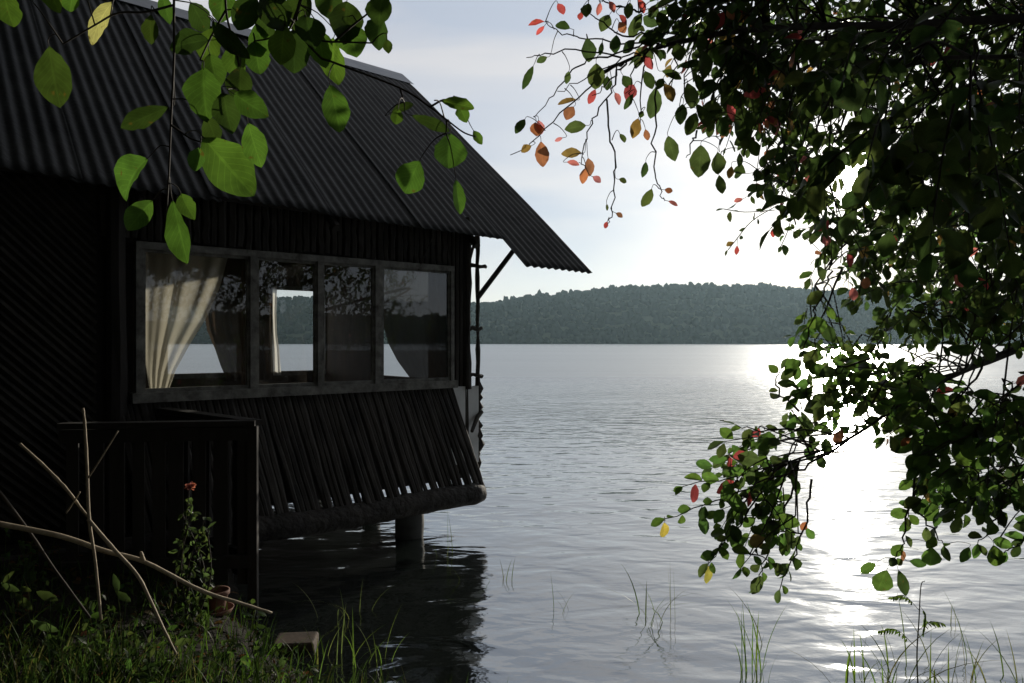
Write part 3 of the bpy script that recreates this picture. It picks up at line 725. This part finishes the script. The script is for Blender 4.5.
# flowering plant in front of the railing
c=np.array([-1.82,4.22,float(bank_h(-1.82,4.22))])
fl=empty('flowering_plant',tuple(c),'tall leafy plant with one reddish pink flower in front of the plank railing','plant')
LV=Leaves(); st=MB()
top=px(190,487,4.2)
for k in range(8):
    off=np.array([random.uniform(-.1,.1),random.uniform(-.05,.03),0])
    tp=(top if k==0 else top+np.array([random.uniform(-.1,.12),random.uniform(-.04,.04),-random.uniform(.08,.3)]))
    P=catmull([c+off*.4,c*.5+tp*.5+off,tp],6); st.tube(P,list(np.linspace(.006,.003,len(P))),5)
    for s in range(26):
        q=P[random.randrange(2,len(P))]; ax=unit(rv(.6)+np.array([0,-.3,-.1])); LV.add(q,ax,unit(rv(.5)+np.array([0,-.5,.7])),random.uniform(.03,.06),random.uniform(.016,.03),vary(GREEN),.2,.2)
st.build('stem',M['twig'],fl); LV.build('leaves',M['leaf'],fl,5,1)
LV=Leaves()
for k in range(26):
    a=random.uniform(0,6.28); e=random.uniform(-.4,1); ax=unit([math.cos(a),math.sin(a)*.8,e]); LV.add(top+rv(.006),ax,unit(np.cross(ax,rv())),random.uniform(.02,.033),random.uniform(.018,.024),vary((.28,.09,.12),.25),-.2,.2)
LV.build('flower',M['petal'],fl,5,1)

# ---------------------------------------------------------------- grass, weeds, reeds
def blade(mb,base,h,lean,w,tint,n=6,bend=1.8,az=None,flat=False):
    az=random.uniform(0,6.28) if az is None else az
    dirv=np.array([math.cos(az),math.sin(az),0]); sd_=np.array([-dirv[1],dirv[0],0])
    if flat: sd_=np.array([1.,0,0])
    v=[]
    for i in range(n+1):
        k=i/n; p=np.asarray(base)+dirv*lean*h*k**bend+Z*h*(k-.35*abs(lean)*k**2.6)
        ww=w*(1-k**2.2)*(.55+.9*min(k*3,1)*.5)
        v+= [p-sd_*ww*.5, p+sd_*ww*.5+Z*ww*.1]
    mb.add(v,[(2*i,2*i+1,2*i+3,2*i+2) for i in range(n)],tint)
GR=[(.02,.036,.01),(.03,.055,.012),(.016,.03,.009),(.02,.034,.01),(.05,.085,.026),(.075,.075,.035)]
mb=MB(); k=0
while k<3600:
    X=random.uniform(-3.4,-.55); Y=random.uniform(2.5,4.7)
    f_=Y-float(shore(X))
    if f_>-.02: continue
    dens=math.exp(-((X+2.0)/.75)**2)*1.0+.25
    if Y>3.55: dens*=.13
    if random.random()>dens: continue
    k+=1
    z=float(bank_h(X,Y))
    h=random.uniform(.07,.24)*(1.6 if random.random()<.1 else 1)
    blade(mb,(X,Y,z-.01),h,random.uniform(.1,.9),random.uniform(.003,.010),vary(random.choice(GR),.45),5)
for k in range(900):
    X=random.uniform(-.9,4.2); Y=float(shore(X))-random.uniform(0.05,.8)
    blade(mb,(X,Y,float(bank_h(X,Y))-.01),random.uniform(.08,.26),random.uniform(.1,.9),random.uniform(.004,.008),vary(random.choice(GR)),5)
tag(mb.build('grass',M['grass'],smooth=True),'short green grass on the bank','grass',kind='stuff')
# broad-leaved weeds on the bank
LV=Leaves(); st=MB(); 
for k in range(150):
    X=random.uniform(-3.0,-.9); Y=random.uniform(2.9,4.4)
    if Y-float(shore(X))>-.1: continue
    b=np.array([X,Y,float(bank_h(X,Y))]); hgt=random.uniform(.05,.22)
    if X<-2.2: hgt*=1.6
    for j in range(random.randint(2,5)):
        tp=b+np.array([random.uniform(-.08,.08),random.uniform(-.08,.08),hgt*random.uniform(.5,1)]); st.tube([b,(b+tp)/2+rv(.008),tp],.0016,4,tint=(.05,.08,.02))
        for q in range(2):
            l=random.uniform(.02,.06); LV.add(tp,unit(rv(.6)+np.array([0,0,-.15])),unit(rv(.4)+Z),l,l*random.uniform(.4,.65),vary(random.choice([DEEP,DEEP,GREEN,MID]),.4),.25,.15)
mbw=MB(); mbw.v+=st.v; mbw.f+=st.f; mbw.n=st.n; mbw.tint+=st.tint; mbw.uv+=st.uv
for (x,y,l,w,a) in ((12,590,26,12,35),(26,606,34,14,50),(50,598,30,16,25),(48,630,40,14,30),(22,588,20,10,200),(117,588,30,12,75),(126,599,26,13,35),(185,641,22,14,340),(8,575,22,10,300),(60,640,26,10,20)):
    d=3.35; th=R(a); q=px(x,y,d); k_=d/F
    LV.add(q-np.array([math.cos(th),0,-math.sin(th)])*l*k_*.5,[math.cos(th),.1,-math.sin(th)],unit(np.array([0,-.7,.6])+rv(.2)),l*k_*.7,w*k_*.6,vary(GREEN,.35),.3,.25)
    g0=np.array([q[0]+random.uniform(-.05,.05),q[1]+.03,float(bank_h(q[0],q[1]))]); mbw.tube([g0,(g0+q)/2+rv(.01),q],.002,4,tint=(.03,.05,.015))
LV.build('',None,None,5,1,mb=mbw)
tag(mbw.build('undergrowth',M['grass'],smooth=True),'low broad-leaved weeds among the grass','weeds',kind='stuff')
LV=Leaves()
for k in range(700):
    X=random.uniform(-3.4,-.7); Y=random.uniform(2.6,5.2)
    if Y-float(shore(X))>-.03: continue
    l=random.uniform(.03,.07); LV.add(np.array([X,Y,float(bank_h(X,Y))+random.uniform(.004,.03)]),unit(rv()*np.array([1,1,.15])),unit(rv(.25)+Z),l,l*.55,vary(random.choice([(.06,.035,.018),(.09,.05,.025),(.05,.04,.02),(.12,.05,.03)]),.3),.3,.3)
tag(LV.build('leaf_litter',M['grass'],None,5,1),'dry brown fallen leaves on the dark bank','leaf litter',kind='stuff')
# a few larger weeds and grass tufts that stand out
def tuft(label,x,y,n,hpx,wpx,spread=.05,z=0,group='grass tufts at the water edge',lean=(.1,.8),tints=GR,w=(.005,.009)):
    c=px_ground(x,y,z); s=c[1]/F
    mb=MB()
    for i in range(n):
        b=c+np.array([random.gauss(0,spread),random.gauss(0,spread),-.06]); 
        blade(mb,b,hpx*s*random.uniform(.5,1.1)+.06,random.uniform(*lean),random.uniform(*w),vary(random.choice(tints)),7)
    o=mb.build('grass_tuft',M['grass'],smooth=True); tag(o,label,'grass tuft',group); return o
DG=[(.05,.075,.02),(.06,.09,.025),(.10,.10,.04)]
tuft('looping reed tuft in open water left of the hanging leaves',648,622,11,60,60,.07,tints=DG,lean=(.4,1.3),w=(.006,.01))
tuft('sparse grass stems bent in the water beside the hut reflection',568,612,4,38,30,.05,tints=DG,w=(.003,.006))
tuft('two thin stalks standing in the lake',672,612,3,62,20,.07,tints=DG,lean=(0,.12),w=(.003,.005))
tuft('thin reeds beside the hut post',447,555,5,42,20,.08,tints=DG,lean=(0,.35),w=(.003,.006))
tuft('floating weeds at the edge of the dark hut reflection',490,582,6,30,30,.09,tints=DG,lean=(.5,1.5),w=(.003,.006))
tuft('upright bright green broad blade among reeds under the low leaves',752,672,11,74,30,.045,tints=[(.07,.13,.02),(.06,.10,.02)],lean=(.0,.6),w=(.006,.012))
tuft('pale arching grass in shade near the clay block',368,668,13,62,50,.07,tints=[(.10,.14,.04),(.07,.12,.03)],lean=(.2,1.0))
tuft('thin pale grass behind the clay block',345,620,7,45,50,.12,tints=[(.10,.12,.05)],lean=(.4,1.2),w=(.003,.005))
tuft('low grass right of the clay block',318,660,9,50,40,.06,tints=[(.10,.12,.05),(.05,.09,.02)],lean=(.2,.9))
tuft('bright green wide grass blades left of the clay block',250,700,12,72,50,.07,z=.1,tints=[(.07,.14,.018)],lean=(.2,.8),w=(.009,.016))
tuft('tall bright grass under the leaning thin branch',185,668,16,56,50,.08,z=.2,tints=[(.06,.12,.018)],lean=(.1,.8),w=(.006,.011))
tuft('tall narrow grass at the left of the bank',88,650,22,66,60,.12,z=.25,tints=[(.06,.11,.02),(.1,.12,.04)],lean=(.1,.8),w=(.005,.009))
tuft('grass reeds at the right water edge by the feathery plant',885,690,34,78,90,.24,tints=DG+[(.07,.12,.02)],lean=(.1,1.1),w=(.006,.011))
tuft('grass reeds at the lower right corner of the shore',968,690,18,80,60,.14,tints=DG,lean=(.1,.8),w=(.006,.01))
tuft('bent bright blades left of the feathery plant',868,684,8,58,40,.07,tints=[(.08,.14,.02)],lean=(.1,.7),w=(.007,.012))
tuft('single thin reed far right in the water',952,622,3,34,12,.03,tints=DG,lean=(0,.3),w=(.003,.005))
# feathery pinnate plant
c=px_ground(920,700,0); fp=empty('feathery_plant',tuple(c),'tall thin plant with feathery paired leaflets at the water edge','plant')
st=MB(); D=c[1]; tp=px(921,586,D); P=catmull([c-Z*.1,px(917,660,D),px(919,620,D),tp,px(925,581,D)],5); st.tube(P,list(np.linspace(.0045,.0018,len(P))),5); 
LV=Leaves()
for (a,b,m_) in (((919,610),(892,597),(905,596)),((919,630),(942,623),(930,622)),((917,648),(880,631),(897,630)),((920,606),(923,632),(925,615))):
    Q=catmull([px(*a,D),px(*m_,D-.03),px(*b,D-.06)],6); st.tube(Q,.0015,4)
    for i in range(3,len(Q)):
        t_=unit(Q[i]-Q[i-1]); sz=.036*(1-.45*abs((i-7)/7))
        for sg in (-1,1):
            ax=unit(t_*.55+sg*np.array([.12,.55,.12])+np.array([0,-.05,-.6])+rv(.08))
            LV.add(Q[i]+rv(.001),ax,unit(rv(.25)+np.array([.15,-.8,.45])),sz,.0115,vary((.075,.12,.028)),.15,.1)
st.build('stem',M['grass'],fp); LV.build('leaflets',M['grass'],fp,5,1)

# ---------------------------------------------------------------- overhanging branch, upper left
ov=empty('overhanging_tree',(-2.6,-1.6,.7),'tree reaching in from above with large sunlit green leaves over the hut roof','tree')
mb=MB(); mb.tube(catmull([(-2.6,-1.6,.5),(-2.5,-1.5,2.2),(-2.2,-1.2,3.6),(-1.9,-1.0,5.0)],5),list(np.linspace(.2,.1,16)),12,rough=.05); mb.build('trunk',M['trunk'],ov,smooth=True)
D0=1.18
TWL=[
 [(176,-200,1.2),(177,-80,1.2),(174,0,1.2),(174,55,1.19),(171,120,1.18),(169,170,1.18),(167,206,1.17)],
 [(318,-200,1.25),(315,-80,1.25),(303,-10,1.22),(297,25,1.2),(318,55,1.2),(335,63,1.2),(400,88,1.22),(430,107,1.22),(447,120,1.22),(463,132,1.22),(476,137,1.22)],
 [(303,-10,1.22),(290,28,1.2),(270,38,1.2),(255,41,1.2)],
 [(297,25,1.2),(320,40,1.2),(345,42,1.19),(372,43,1.18)],
 [(335,41,1.2),(352,26,1.2),(366,15,1.2),(378,5,1.2)],
 [(240,-150,1.2),(228,-40,1.2),(226,10,1.2),(236,50,1.2),(243,90,1.18),(250,118,1.18)],
 [(226,10,1.2),(212,35,1.2),(200,60,1.19)],
 [(174,5,1.2),(145,12,1.2),(118,13,1.2),(95,25,1.2),(63,44,1.2)],
 [(171,125,1.18),(190,138,1.17),(201,142,1.17)],
 [(447,120,1.22),(446,133,1.22)],[(430,107,1.22),(443,100,1.22),(452,101,1.22)],[(400,88,1.22),(404,102,1.22)],
]
trunk_j=np.array([-2.2,-1.2,3.6]); tops=[]
mbt=MB(); tp=[]
for k,tw in enumerate(TWL):
    P=[px(*p) for p in tw]
    C_=catmull(P,6); tp+=C_
    mbt.tube(C_,list(np.linspace(.0024 if len(tw)>5 else .002,.0012,len(C_))),6)
    if tw[0][1]<-100: tops.append(P[0])
mbt_l=MB()
for q in tops:
    C_=catmull([trunk_j,trunk_j*.5+q*.5+np.array([0,0,.9]),q+np.array([0,-.05,.25]),q],6)
    mbt_l.tube(C_,list(np.linspace(.045,.0045,len(C_))),8)
mbt_l.build('limb',M['twig'],ov,smooth=True)
UL=[(6,8,38,28,95,'m'),(53,78,62,40,85,'d'),(97,20,48,22,125,'e'),(72,0,26,24,110,'m'),(203,92,54,36,85,'b'),(235,62,36,24,80,'m'),(187,42,42,30,170,'d'),
(165,8,30,14,80,'m'),(143,118,52,20,150,'d'),(128,177,54,46,140,'m'),(139,216,40,25,125,'m'),(181,234,68,28,76,'b'),(186,205,28,18,60,'m'),(228,166,72,48,50,'b'),
(197,160,26,18,100,'m'),(253,143,48,26,72,'b'),(226,110,42,28,75,'d'),(249,104,38,26,35,'m'),(214,70,34,24,75,'m'),(228,40,46,20,50,'d'),(262,42,36,26,75,'b'),
(282,45,40,28,100,'m'),(257,58,32,26,85,'m'),(294,52,42,34,90,'d'),(320,46,38,26,80,'b'),(331,62,46,30,100,'b'),(336,110,48,28,80,'b'),(300,12,46,36,100,'d'),
(346,22,42,34,90,'d'),(352,40,30,32,80,'m'),(380,10,32,29,100,'d'),(377,33,34,28,110,'d'),(388,47,18,10,80,'d'),(275,12,42,34,60,'d'),(330,2,40,30,80,'d'),(245,12,40,30,120,'d'),
(222,4,38,26,100,'m'),(200,18,36,24,60,'d'),(411,178,38,32,120,'b'),(449,152,36,34,95,'m'),(458,198,36,14,84,'m'),(459,104,34,16,8,'m'),(463,114,22,14,65,'m'),(478,138,18,9,60,'m'),
(403,107,26,10,330,'d'),(397,117,16,13,100,'m'),(432,123,42,14,20,'d'),(150,30,30,20,100,'d'),(265,20,36,28,100,'d'),(310,30,38,30,70,'d'),(240,85,36,26,95,'d'),(212,130,30,22,75,'d'),(208,45,36,26,110,'m'),(268,100,30,18,60,'d')]
UL=[r for r in UL if not (r[0]==268)]
LV=Leaves(); hand_leaves(UL,1.2,LV,tp,mbt,.1,.35,.0013,.95)
for (x,y) in ((250,-60),(300,-70),(330,-50),(200,-50),(160,-60),(80,-50),(20,-50),(370,-60)):
    for k in range(8):
        LV.add(px(x+random.uniform(-40,40),y+random.uniform(-60,20),1.2+random.uniform(-.1,.1)),unit(rv(.5)+np.array([0,0,-1])),unit(rv(.4)+np.array([0,-1,.3])),random.uniform(.05,.09),random.uniform(.035,.05),vary(MID),.1,.2)
mbt.build('twigs',M['twig'],ov,smooth=True); LV.build('foliage',M['bigleaf'],ov,15,5)

# ---------------------------------------------------------------- lakeside tree, right
TB=np.array([4.7,3.4,.2])
tr=empty('lakeside_tree',tuple(TB),'leafy tree leaning over the lake on the right with reddish young leaves','tree')
mb=MB(); TP=catmull([TB-Z*.3,TB+np.array([-.1,.05,1.2]),TB+np.array([-.35,.1,2.6]),TB+np.array([-.4,.2,4.2]),TB+np.array([-.2,.3,5.6])],6)
mb.tube(TP,list(np.linspace(.19,.07,len(TP))),12,rough=.05); mb.build('trunk',M['trunk'],tr,smooth=True)
LIMBS=[
 [(1250,-100,3.2),(1100,0,2.8),(950,22,2.6),(770,28,2.3),(680,42,2.2),(640,55,2.15),(590,78,2.1)],
 [(1250,250,4.0),(1024,346,3.4),(965,370,3.2),(910,398,3.0),(850,438,2.8),(790,462,2.7)],
 [(1250,100,4.5),(1050,150,4.2),(930,190,4.0),(850,240,3.9),(815,285,3.8)],
 [(1250,350,3.4),(1100,420,3.0),(1010,480,2.8),(960,505,2.7)],
 [(1250,-50,5.0),(1080,60,4.8),(920,100,4.6),(800,150,4.4)],
 [(1250,200,5.2),(1080,260,5.0),(950,300,4.8),(870,340,4.6)],
 [(1250,-80,2.2),(1080,40,1.9),(930,60,1.7),(850,90,1.65)],
 [(1150,440,2.9),(1000,425,2.8),(935,440,2.75),(917,468,2.7)],
]
LP=[]
for lm in LIMBS:
    P=[px(*p) for p in lm]
    zt=min(max(P[0][2]-.5,1.0),5.2); k=int(np.argmin([abs(q[2]-zt) for q in TP])); P=[TP[k]]+P
    C_=catmull(P,6); LP+=C_
    thick=.034 if lm[1][2]>2 else .016
    mb=MB(); mb.tube(C_,list(.004+(thick-.004)*np.linspace(1,0,len(C_))**1.8),8,rough=.05); mb.build('limb',M['twig'],tr,smooth=True)
LP=np.array(LP)
MIXT=[('g',5),('d',6),('m',2),('o',.05),('r',.04),('n',.15),('p',.02)]
UPT=[('g',4),('d',6),('m',1),('o',.45),('r',.35),('n',.5),('p',.3)]
LOWT=[('g',4),('d',1.5),('m',4.0),('b',3),('o',.08),('n',.12),('r',.04)]
def inpoly(x,y,P):
    c=False; j=len(P)-1
    for i in range(len(P)):
        if (P[i][1]>y)!=(P[j][1]>y) and x<(P[j][0]-P[i][0])*(y-P[i][1])/(P[j][1]-P[i][1])+P[i][0]: c=not c
        j=i
    return c
def mass(poly,count,dr,L0,tints,LV,mbt,tl=(.16,.38),sp=.028,bias=(-.5,-.1,-.45),hole=None,face=(0,-.5,.7)):
    xs_=[p[0] for p in poly]; ys_=[p[1] for p in poly]; k=0
    while k<count:
        x=random.uniform(min(xs_),max(xs_)); y=random.uniform(min(ys_),max(ys_))
        if not inpoly(x,y,poly): continue
        if hole and (x-hole[0])**2+(y-hole[1])**2<hole[2]**2: continue
        k+=1; d=random.uniform(*dr); p=px(x,y,d)
        dirv=unit(np.array(bias)+rv(.5)); ln=random.uniform(*tl)
        a=p-dirv*ln*.5; b=p+dirv*ln*.5+np.array([0,0,-.12*ln])
        C_=catmull([a,p+Z*.03*ln,b],3)
        if not all(clear(w) for w in C_): k-=1; continue
        i=int(np.argmin(((LP-a)**2).sum(1))); q=LP[i]
        if np.linalg.norm(q-a)<1.1 and random.random()<.45 and all(clear(q+(a-q)*w) for w in (.2,.4,.6,.8,1)):
            mbt.tube(catmull([q,(q+a)/2+rv(.03)+Z*.04,a],3),list(np.linspace(.004,.0025,7)),5,cap=False)
        mbt.tube(C_,list(np.linspace(.003,.0012,len(C_))),5,cap=False)
        twig_leaves(C_,LV,sp,L0,tints,droop=.45,face=face)
HOLE=(857,488,75)
core=[(790,-80),(1120,-80),(1120,420),(1060,350),(1000,330),(920,335),(872,320),(860,290),(828,250),(808,215),(790,170),(800,120),(770,60)]
crown_tw=MB(); LVc=Leaves()
mass(core,720,(2.6,5.6),.064,MIXT,LVc,crown_tw)
mass([(880,0),(1120,-20),(1120,330),(930,330),(870,200)],250,(3.0,6.0),.06,MIXT,LVc,crown_tw)
crown_tw.build('twigs',M['twig'],tr); LVc.build('crown',M['leaf'],tr,5,1)
up_tw=MB(); LVu=Leaves()
mass([(640,-70),(800,-80),(800,130),(760,100),(720,60),(690,40)],75,(2.0,3.0),.05,UPT,LVu,up_tw)
mass([(740,50),(800,80),(800,230),(770,190),(745,120)],40,(2.2,3.6),.048,UPT,LVu,up_tw)
mass([(800,10),(1024,0),(1024,210),(830,200)],26,(1.35,1.9),.062,[('d',5),('g',3)],LVu,up_tw)
# the outer spray against the sky, twig by twig
def c3(l): return [(512+x/3.0,y/3.0) for x,y in l]
UT=[[(540,75),(420,140),(330,180),(230,225),(140,275)],[(470,95),(380,125),(250,118),(150,100),(100,66)],[(420,130),(300,160),(120,155),(45,180)],
 [(330,170),(210,185),(140,262),(65,350)],[(310,195),(230,270),(100,392),(5,468)],[(345,175),(300,260),(240,360),(215,450),(207,492)],
 [(285,300),(300,420),(311,520),(295,640),(285,672)],[(432,255),(430,350),(430,480),(440,565),(458,600)],[(660,130),(630,210),(608,300),(615,380),(628,455)],
 [(560,390),(540,430),(525,470)],[(380,40),(330,20),(270,5),(235,-20)],[(420,100),(330,105),(260,60),(228,30)],[(520,120),(495,190),(470,270)],[(420,140),(370,200),(350,280)],[(560,100),(520,230),(505,330)],
 [(600,90),(580,200),(570,330)],[(690,110),(690,230),(690,360)],[(330,185),(285,240),(250,290)],[(400,160),(390,230),(385,350),(370,385)],[(720,120),(740,250),(755,330),(735,560)]]
UTP=[]
for t_ in UT:
    dd=2.1+random.uniform(-.12,.12)
    C_=catmull([px(x,y,2.12+(dd-2.12)*i/len(t_)) for i,(x,y) in enumerate(c3(t_))],5); UTP+=C_
    C_=[q+rv(.004) for q in C_]; up_tw.tube(C_,list(np.linspace(.0030,.0011,len(C_))),6)
for lm in LIMBS[:1]:
    UTP+=catmull([px(*p) for p in lm[3:]],6)
URL=[(147,24,38,26,60,'r'),(72,68,52,22,180,'r'),(85,92,34,18,135,'r'),(152,78,45,32,200,'d'),(225,30,42,34,100,'g'),(205,48,25,18,100,'r'),(280,66,52,38,120,'g'),(330,82,36,28,60,'o'),
(370,75,72,36,120,'g'),(230,150,66,48,80,'g'),(252,228,72,56,90,'g'),(48,232,75,24,115,'d'),(90,178,36,22,150,'g'),(167,232,36,20,100,'g'),(165,300,52,20,175,'n'),(173,340,46,36,120,'o'),
(192,380,62,36,170,'g'),(25,377,52,28,125,'d'),(72,388,46,40,90,'o'),(84,382,46,26,80,'p'),(90,463,74,42,85,'o'),(43,447,36,26,150,'n'),(180,458,56,30,175,'n'),(183,488,36,18,10,'p'),(233,500,52,32,80,'o'),
(215,528,46,26,100,'o'),(255,538,32,20,30,'p'),(140,418,26,12,160,'p'),(240,290,46,24,115,'r'),(318,293,36,22,60,'p'),(355,275,50,40,120,'r'),(350,305,50,20,120,'d'),(285,250,42,28,90,'d'),(345,245,46,36,60,'d'),
(430,308,84,52,88,'g'),(470,278,60,38,60,'n'),(371,382,56,32,105,'n'),(404,404,36,20,80,'o'),(388,342,20,18,120,'d'),(331,415,30,20,60,'g'),(477,442,74,42,80,'g'),(398,508,46,22,100,'d'),(408,595,58,34,110,'g'),
(470,571,24,18,10,'o'),(484,608,30,16,20,'p'),(333,541,24,20,20,'g'),(322,645,24,16,30,'o'),(285,622,22,9,90,'g'),(282,675,22,14,110,'r'),(508,342,60,38,100,'g'),(537,285,76,54,75,'g'),(540,370,66,40,110,'d'),
(575,345,78,52,60,'d'),(565,480,92,62,95,'g'),(620,490,66,50,80,'g'),(626,554,62,30,85,'g'),(690,370,100,74,80,'d'),(655,300,84,56,100,'d'),(580,190,80,50,80,'d'),(485,35,60,46,100,'d'),(420,110,72,48,170,'d'),
(500,155,56,40,80,'d'),(480,220,62,30,20,'d'),(408,185,52,28,60,'r'),(400,160,60,34,20,'g'),(590,260,62,40,120,'d'),(715,245,56,50,80,'g'),(715,168,44,40,100,'d'),(670,210,84,48,95,'d'),(755,205,60,40,70,'d'),
(640,395,32,20,70,'g'),(683,480,42,22,90,'g'),(655,517,36,22,100,'n'),(730,565,68,32,160,'g'),(530,50,60,40,120,'d'),(570,130,58,44,80,'d'),(450,60,56,40,70,'d'),(425,35,44,32,110,'g'),(640,150,60,40,100,'d'),(600,60,60,44,80,'d'),
(310,130,50,34,100,'d'),(350,140,56,30,130,'d'),(268,145,40,16,100,'d'),(410,240,60,34,70,'d'),(445,250,40,26,120,'d'),(540,190,60,24,170,'d'),(630,380,56,40,80,'d'),(700,430,46,26,100,'g'),(560,250,56,36,90,'d'),(610,330,60,40,70,'g'),
(335,60,40,24,40,'r'),(300,20,36,20,60,'p'),(262,25,34,18,100,'p'),(390,15,40,26,60,'r'),(350,30,44,30,100,'g')]
hand_leaves([(512+x/3.0,y/3.0,l/3.0,w/3.0,a,c) for x,y,l,w,a,c in URL],2.12,LVu,UTP,up_tw,.1,.3,.0016)
# small far twig against the bright sky
for t_ in ([(778,205),(752,221),(736,240),(728,250)],[(775,210),(745,212),(724,209)],[(794,205),(788,230),(781,246)]):
    C_=catmull([px(x,y,3.4) for x,y in t_],4); up_tw.tube(C_,.0022,5); twig_leaves(C_,LVu,.05,.04,UPT,droop=.6)
up_tw.build('twigs',M['twig'],tr); LVu.build('upper_spray',M['leaf'],tr,7,2)
lo_tw=MB(); LVl=Leaves()
mass([(850,340),(960,385),(950,460),(905,450),(860,436),(826,455),(800,495),(745,490),(705,482),(745,445),(800,420),(835,385)],74,(2.5,3.6),.064,LOWT,LVl,lo_tw,hole=HOLE,face=(0,-.85,.35),tl=(.12,.26),sp=.034,bias=(-.6,-.1,-.2))
mass([(722,500),(800,490),(812,540),(800,572),(752,560)],11,(2.5,2.9),.064,LOWT,LVl,lo_tw,hole=HOLE,face=(0,-.85,.35),tl=(.12,.26),sp=.034)
mass([(905,440),(1040,380),(1040,520),(1000,525),(935,510)],56,(2.4,3.3),.064,LOWT,LVl,lo_tw,hole=HOLE,face=(0,-.85,.35),tl=(.12,.26),sp=.034)
mass([(800,300),(850,290),(860,370),(815,390)],7,(3.2,4.2),.055,LOWT,LVl,lo_tw)
LT=[[(850,440),(800,468),(768,481),(715,500),(665,521)],[(850,450),(790,462),(730,478),(683,486)],[(800,465),(760,495),(735,530),(708,562)],[(800,468),(782,515),(765,560),(757,588)],[(812,480),(806,520),(792,560),(778,592)],
 [(917,456),(908,512),(903,546),(893,558)],[(914,505),(930,528),(944,545)],[(990,480),(975,500),(955,511)],[(1005,490),(1002,508),(992,528),(976,545)],[(1040,500),(1030,530),(1010,548),(996,555)],
 [(832,262),(828,282),(812,318),(800,366)],[(840,270),(822,320),(808,372)],[(800,430),(765,430),(737,428)],[(800,410),(775,385),(780,372)],[(925,470),(912,500),(906,520)],[(1040,430),(1010,440),(985,455)]]
LT+=[[(960,372),(915,390),(880,400),(845,400)],[(985,362),(960,400),(950,430)],[(1040,372),(1005,395),(985,425),(975,450)],[(910,398),(880,420),(850,425),(822,440)],[(900,400),(870,385),(830,390),(800,398)],[(1040,460),(1015,480),(1000,510)],[(1040,400),(1020,420),(1010,450)],[(870,360),(835,372),(812,388),(792,395)]]
LTP=[]
for t_ in LT:
    dd=2.68+random.uniform(-.1,.1)
    C_=catmull([px(x,y,dd) for x,y in t_],5); LTP+=C_
    C_=[q+rv(.005) for q in C_]; lo_tw.tube(C_,list(np.linspace(.0045,.0015,len(C_))),6)
    twig_leaves(C_,LVl,.034,.056,LOWT,droop=.5,start=.3,face=(0,-.85,.35))
LRL=[(665,531,17,10,85,'y'),(709,576,20,9,88,'y'),(703,524,21,11,80,'m'),(732,497,17,16,90,'m'),(757,585,20,12,120,'g'),(931,557,20,18,90,'b'),(995,556,21,17,85,'b'),(902,583,26,12,75,'d'),(882,581,24,20,110,'m'),(966,555,17,10,115,'m'),
 (740,455,14,9,160,'r'),(757,433,10,9,120,'r'),(718,459,18,9,175,'m'),(789,373,18,11,155,'g'),(801,394,18,11,175,'m'),(868,568,18,10,150,'m'),(918,563,16,9,10,'m'),(715,552,12,5,135,'d'),(850,260,14,9,70,'r'),(826,240,12,9,90,'p'),(824,226,14,10,120,'r'),(737,250,9,5,95,'r'),(773,233,9,5,90,'r'),(853,294,13,9,80,'p'),(866,283,12,9,100,'o')]
hand_leaves(LRL,2.66,LVl,LTP,lo_tw,.06,.25,.0015)
lo_tw.build('twigs',M['twig'],tr); LVl.build('lower_spray',M['leaf'],tr,7,2)

# ---------------------------------------------------------------- haze
HAZE=True
if HAZE:
    mb=MB(); mb.box(np.zeros(3),np.array([1.,0,0]),np.array([0,1.,0]),Z,(-1100,-90,-3.0),(1100,1000,80))
    m,nt,N,L=nodes('lake_haze'); out=nd(nt,'ShaderNodeOutputMaterial'); v=nd(nt,'ShaderNodeVolumePrincipled')
    v.inputs['Color'].default_value=(.62,.86,1,1); v.inputs['Density'].default_value=.00013; v.inputs['Anisotropy'].default_value=.5
    L.new(v.outputs[0],out.inputs['Volume'])
    o=mb.build('haze',m); tag(o,'pale haze over the lake','haze',kind='stuff')
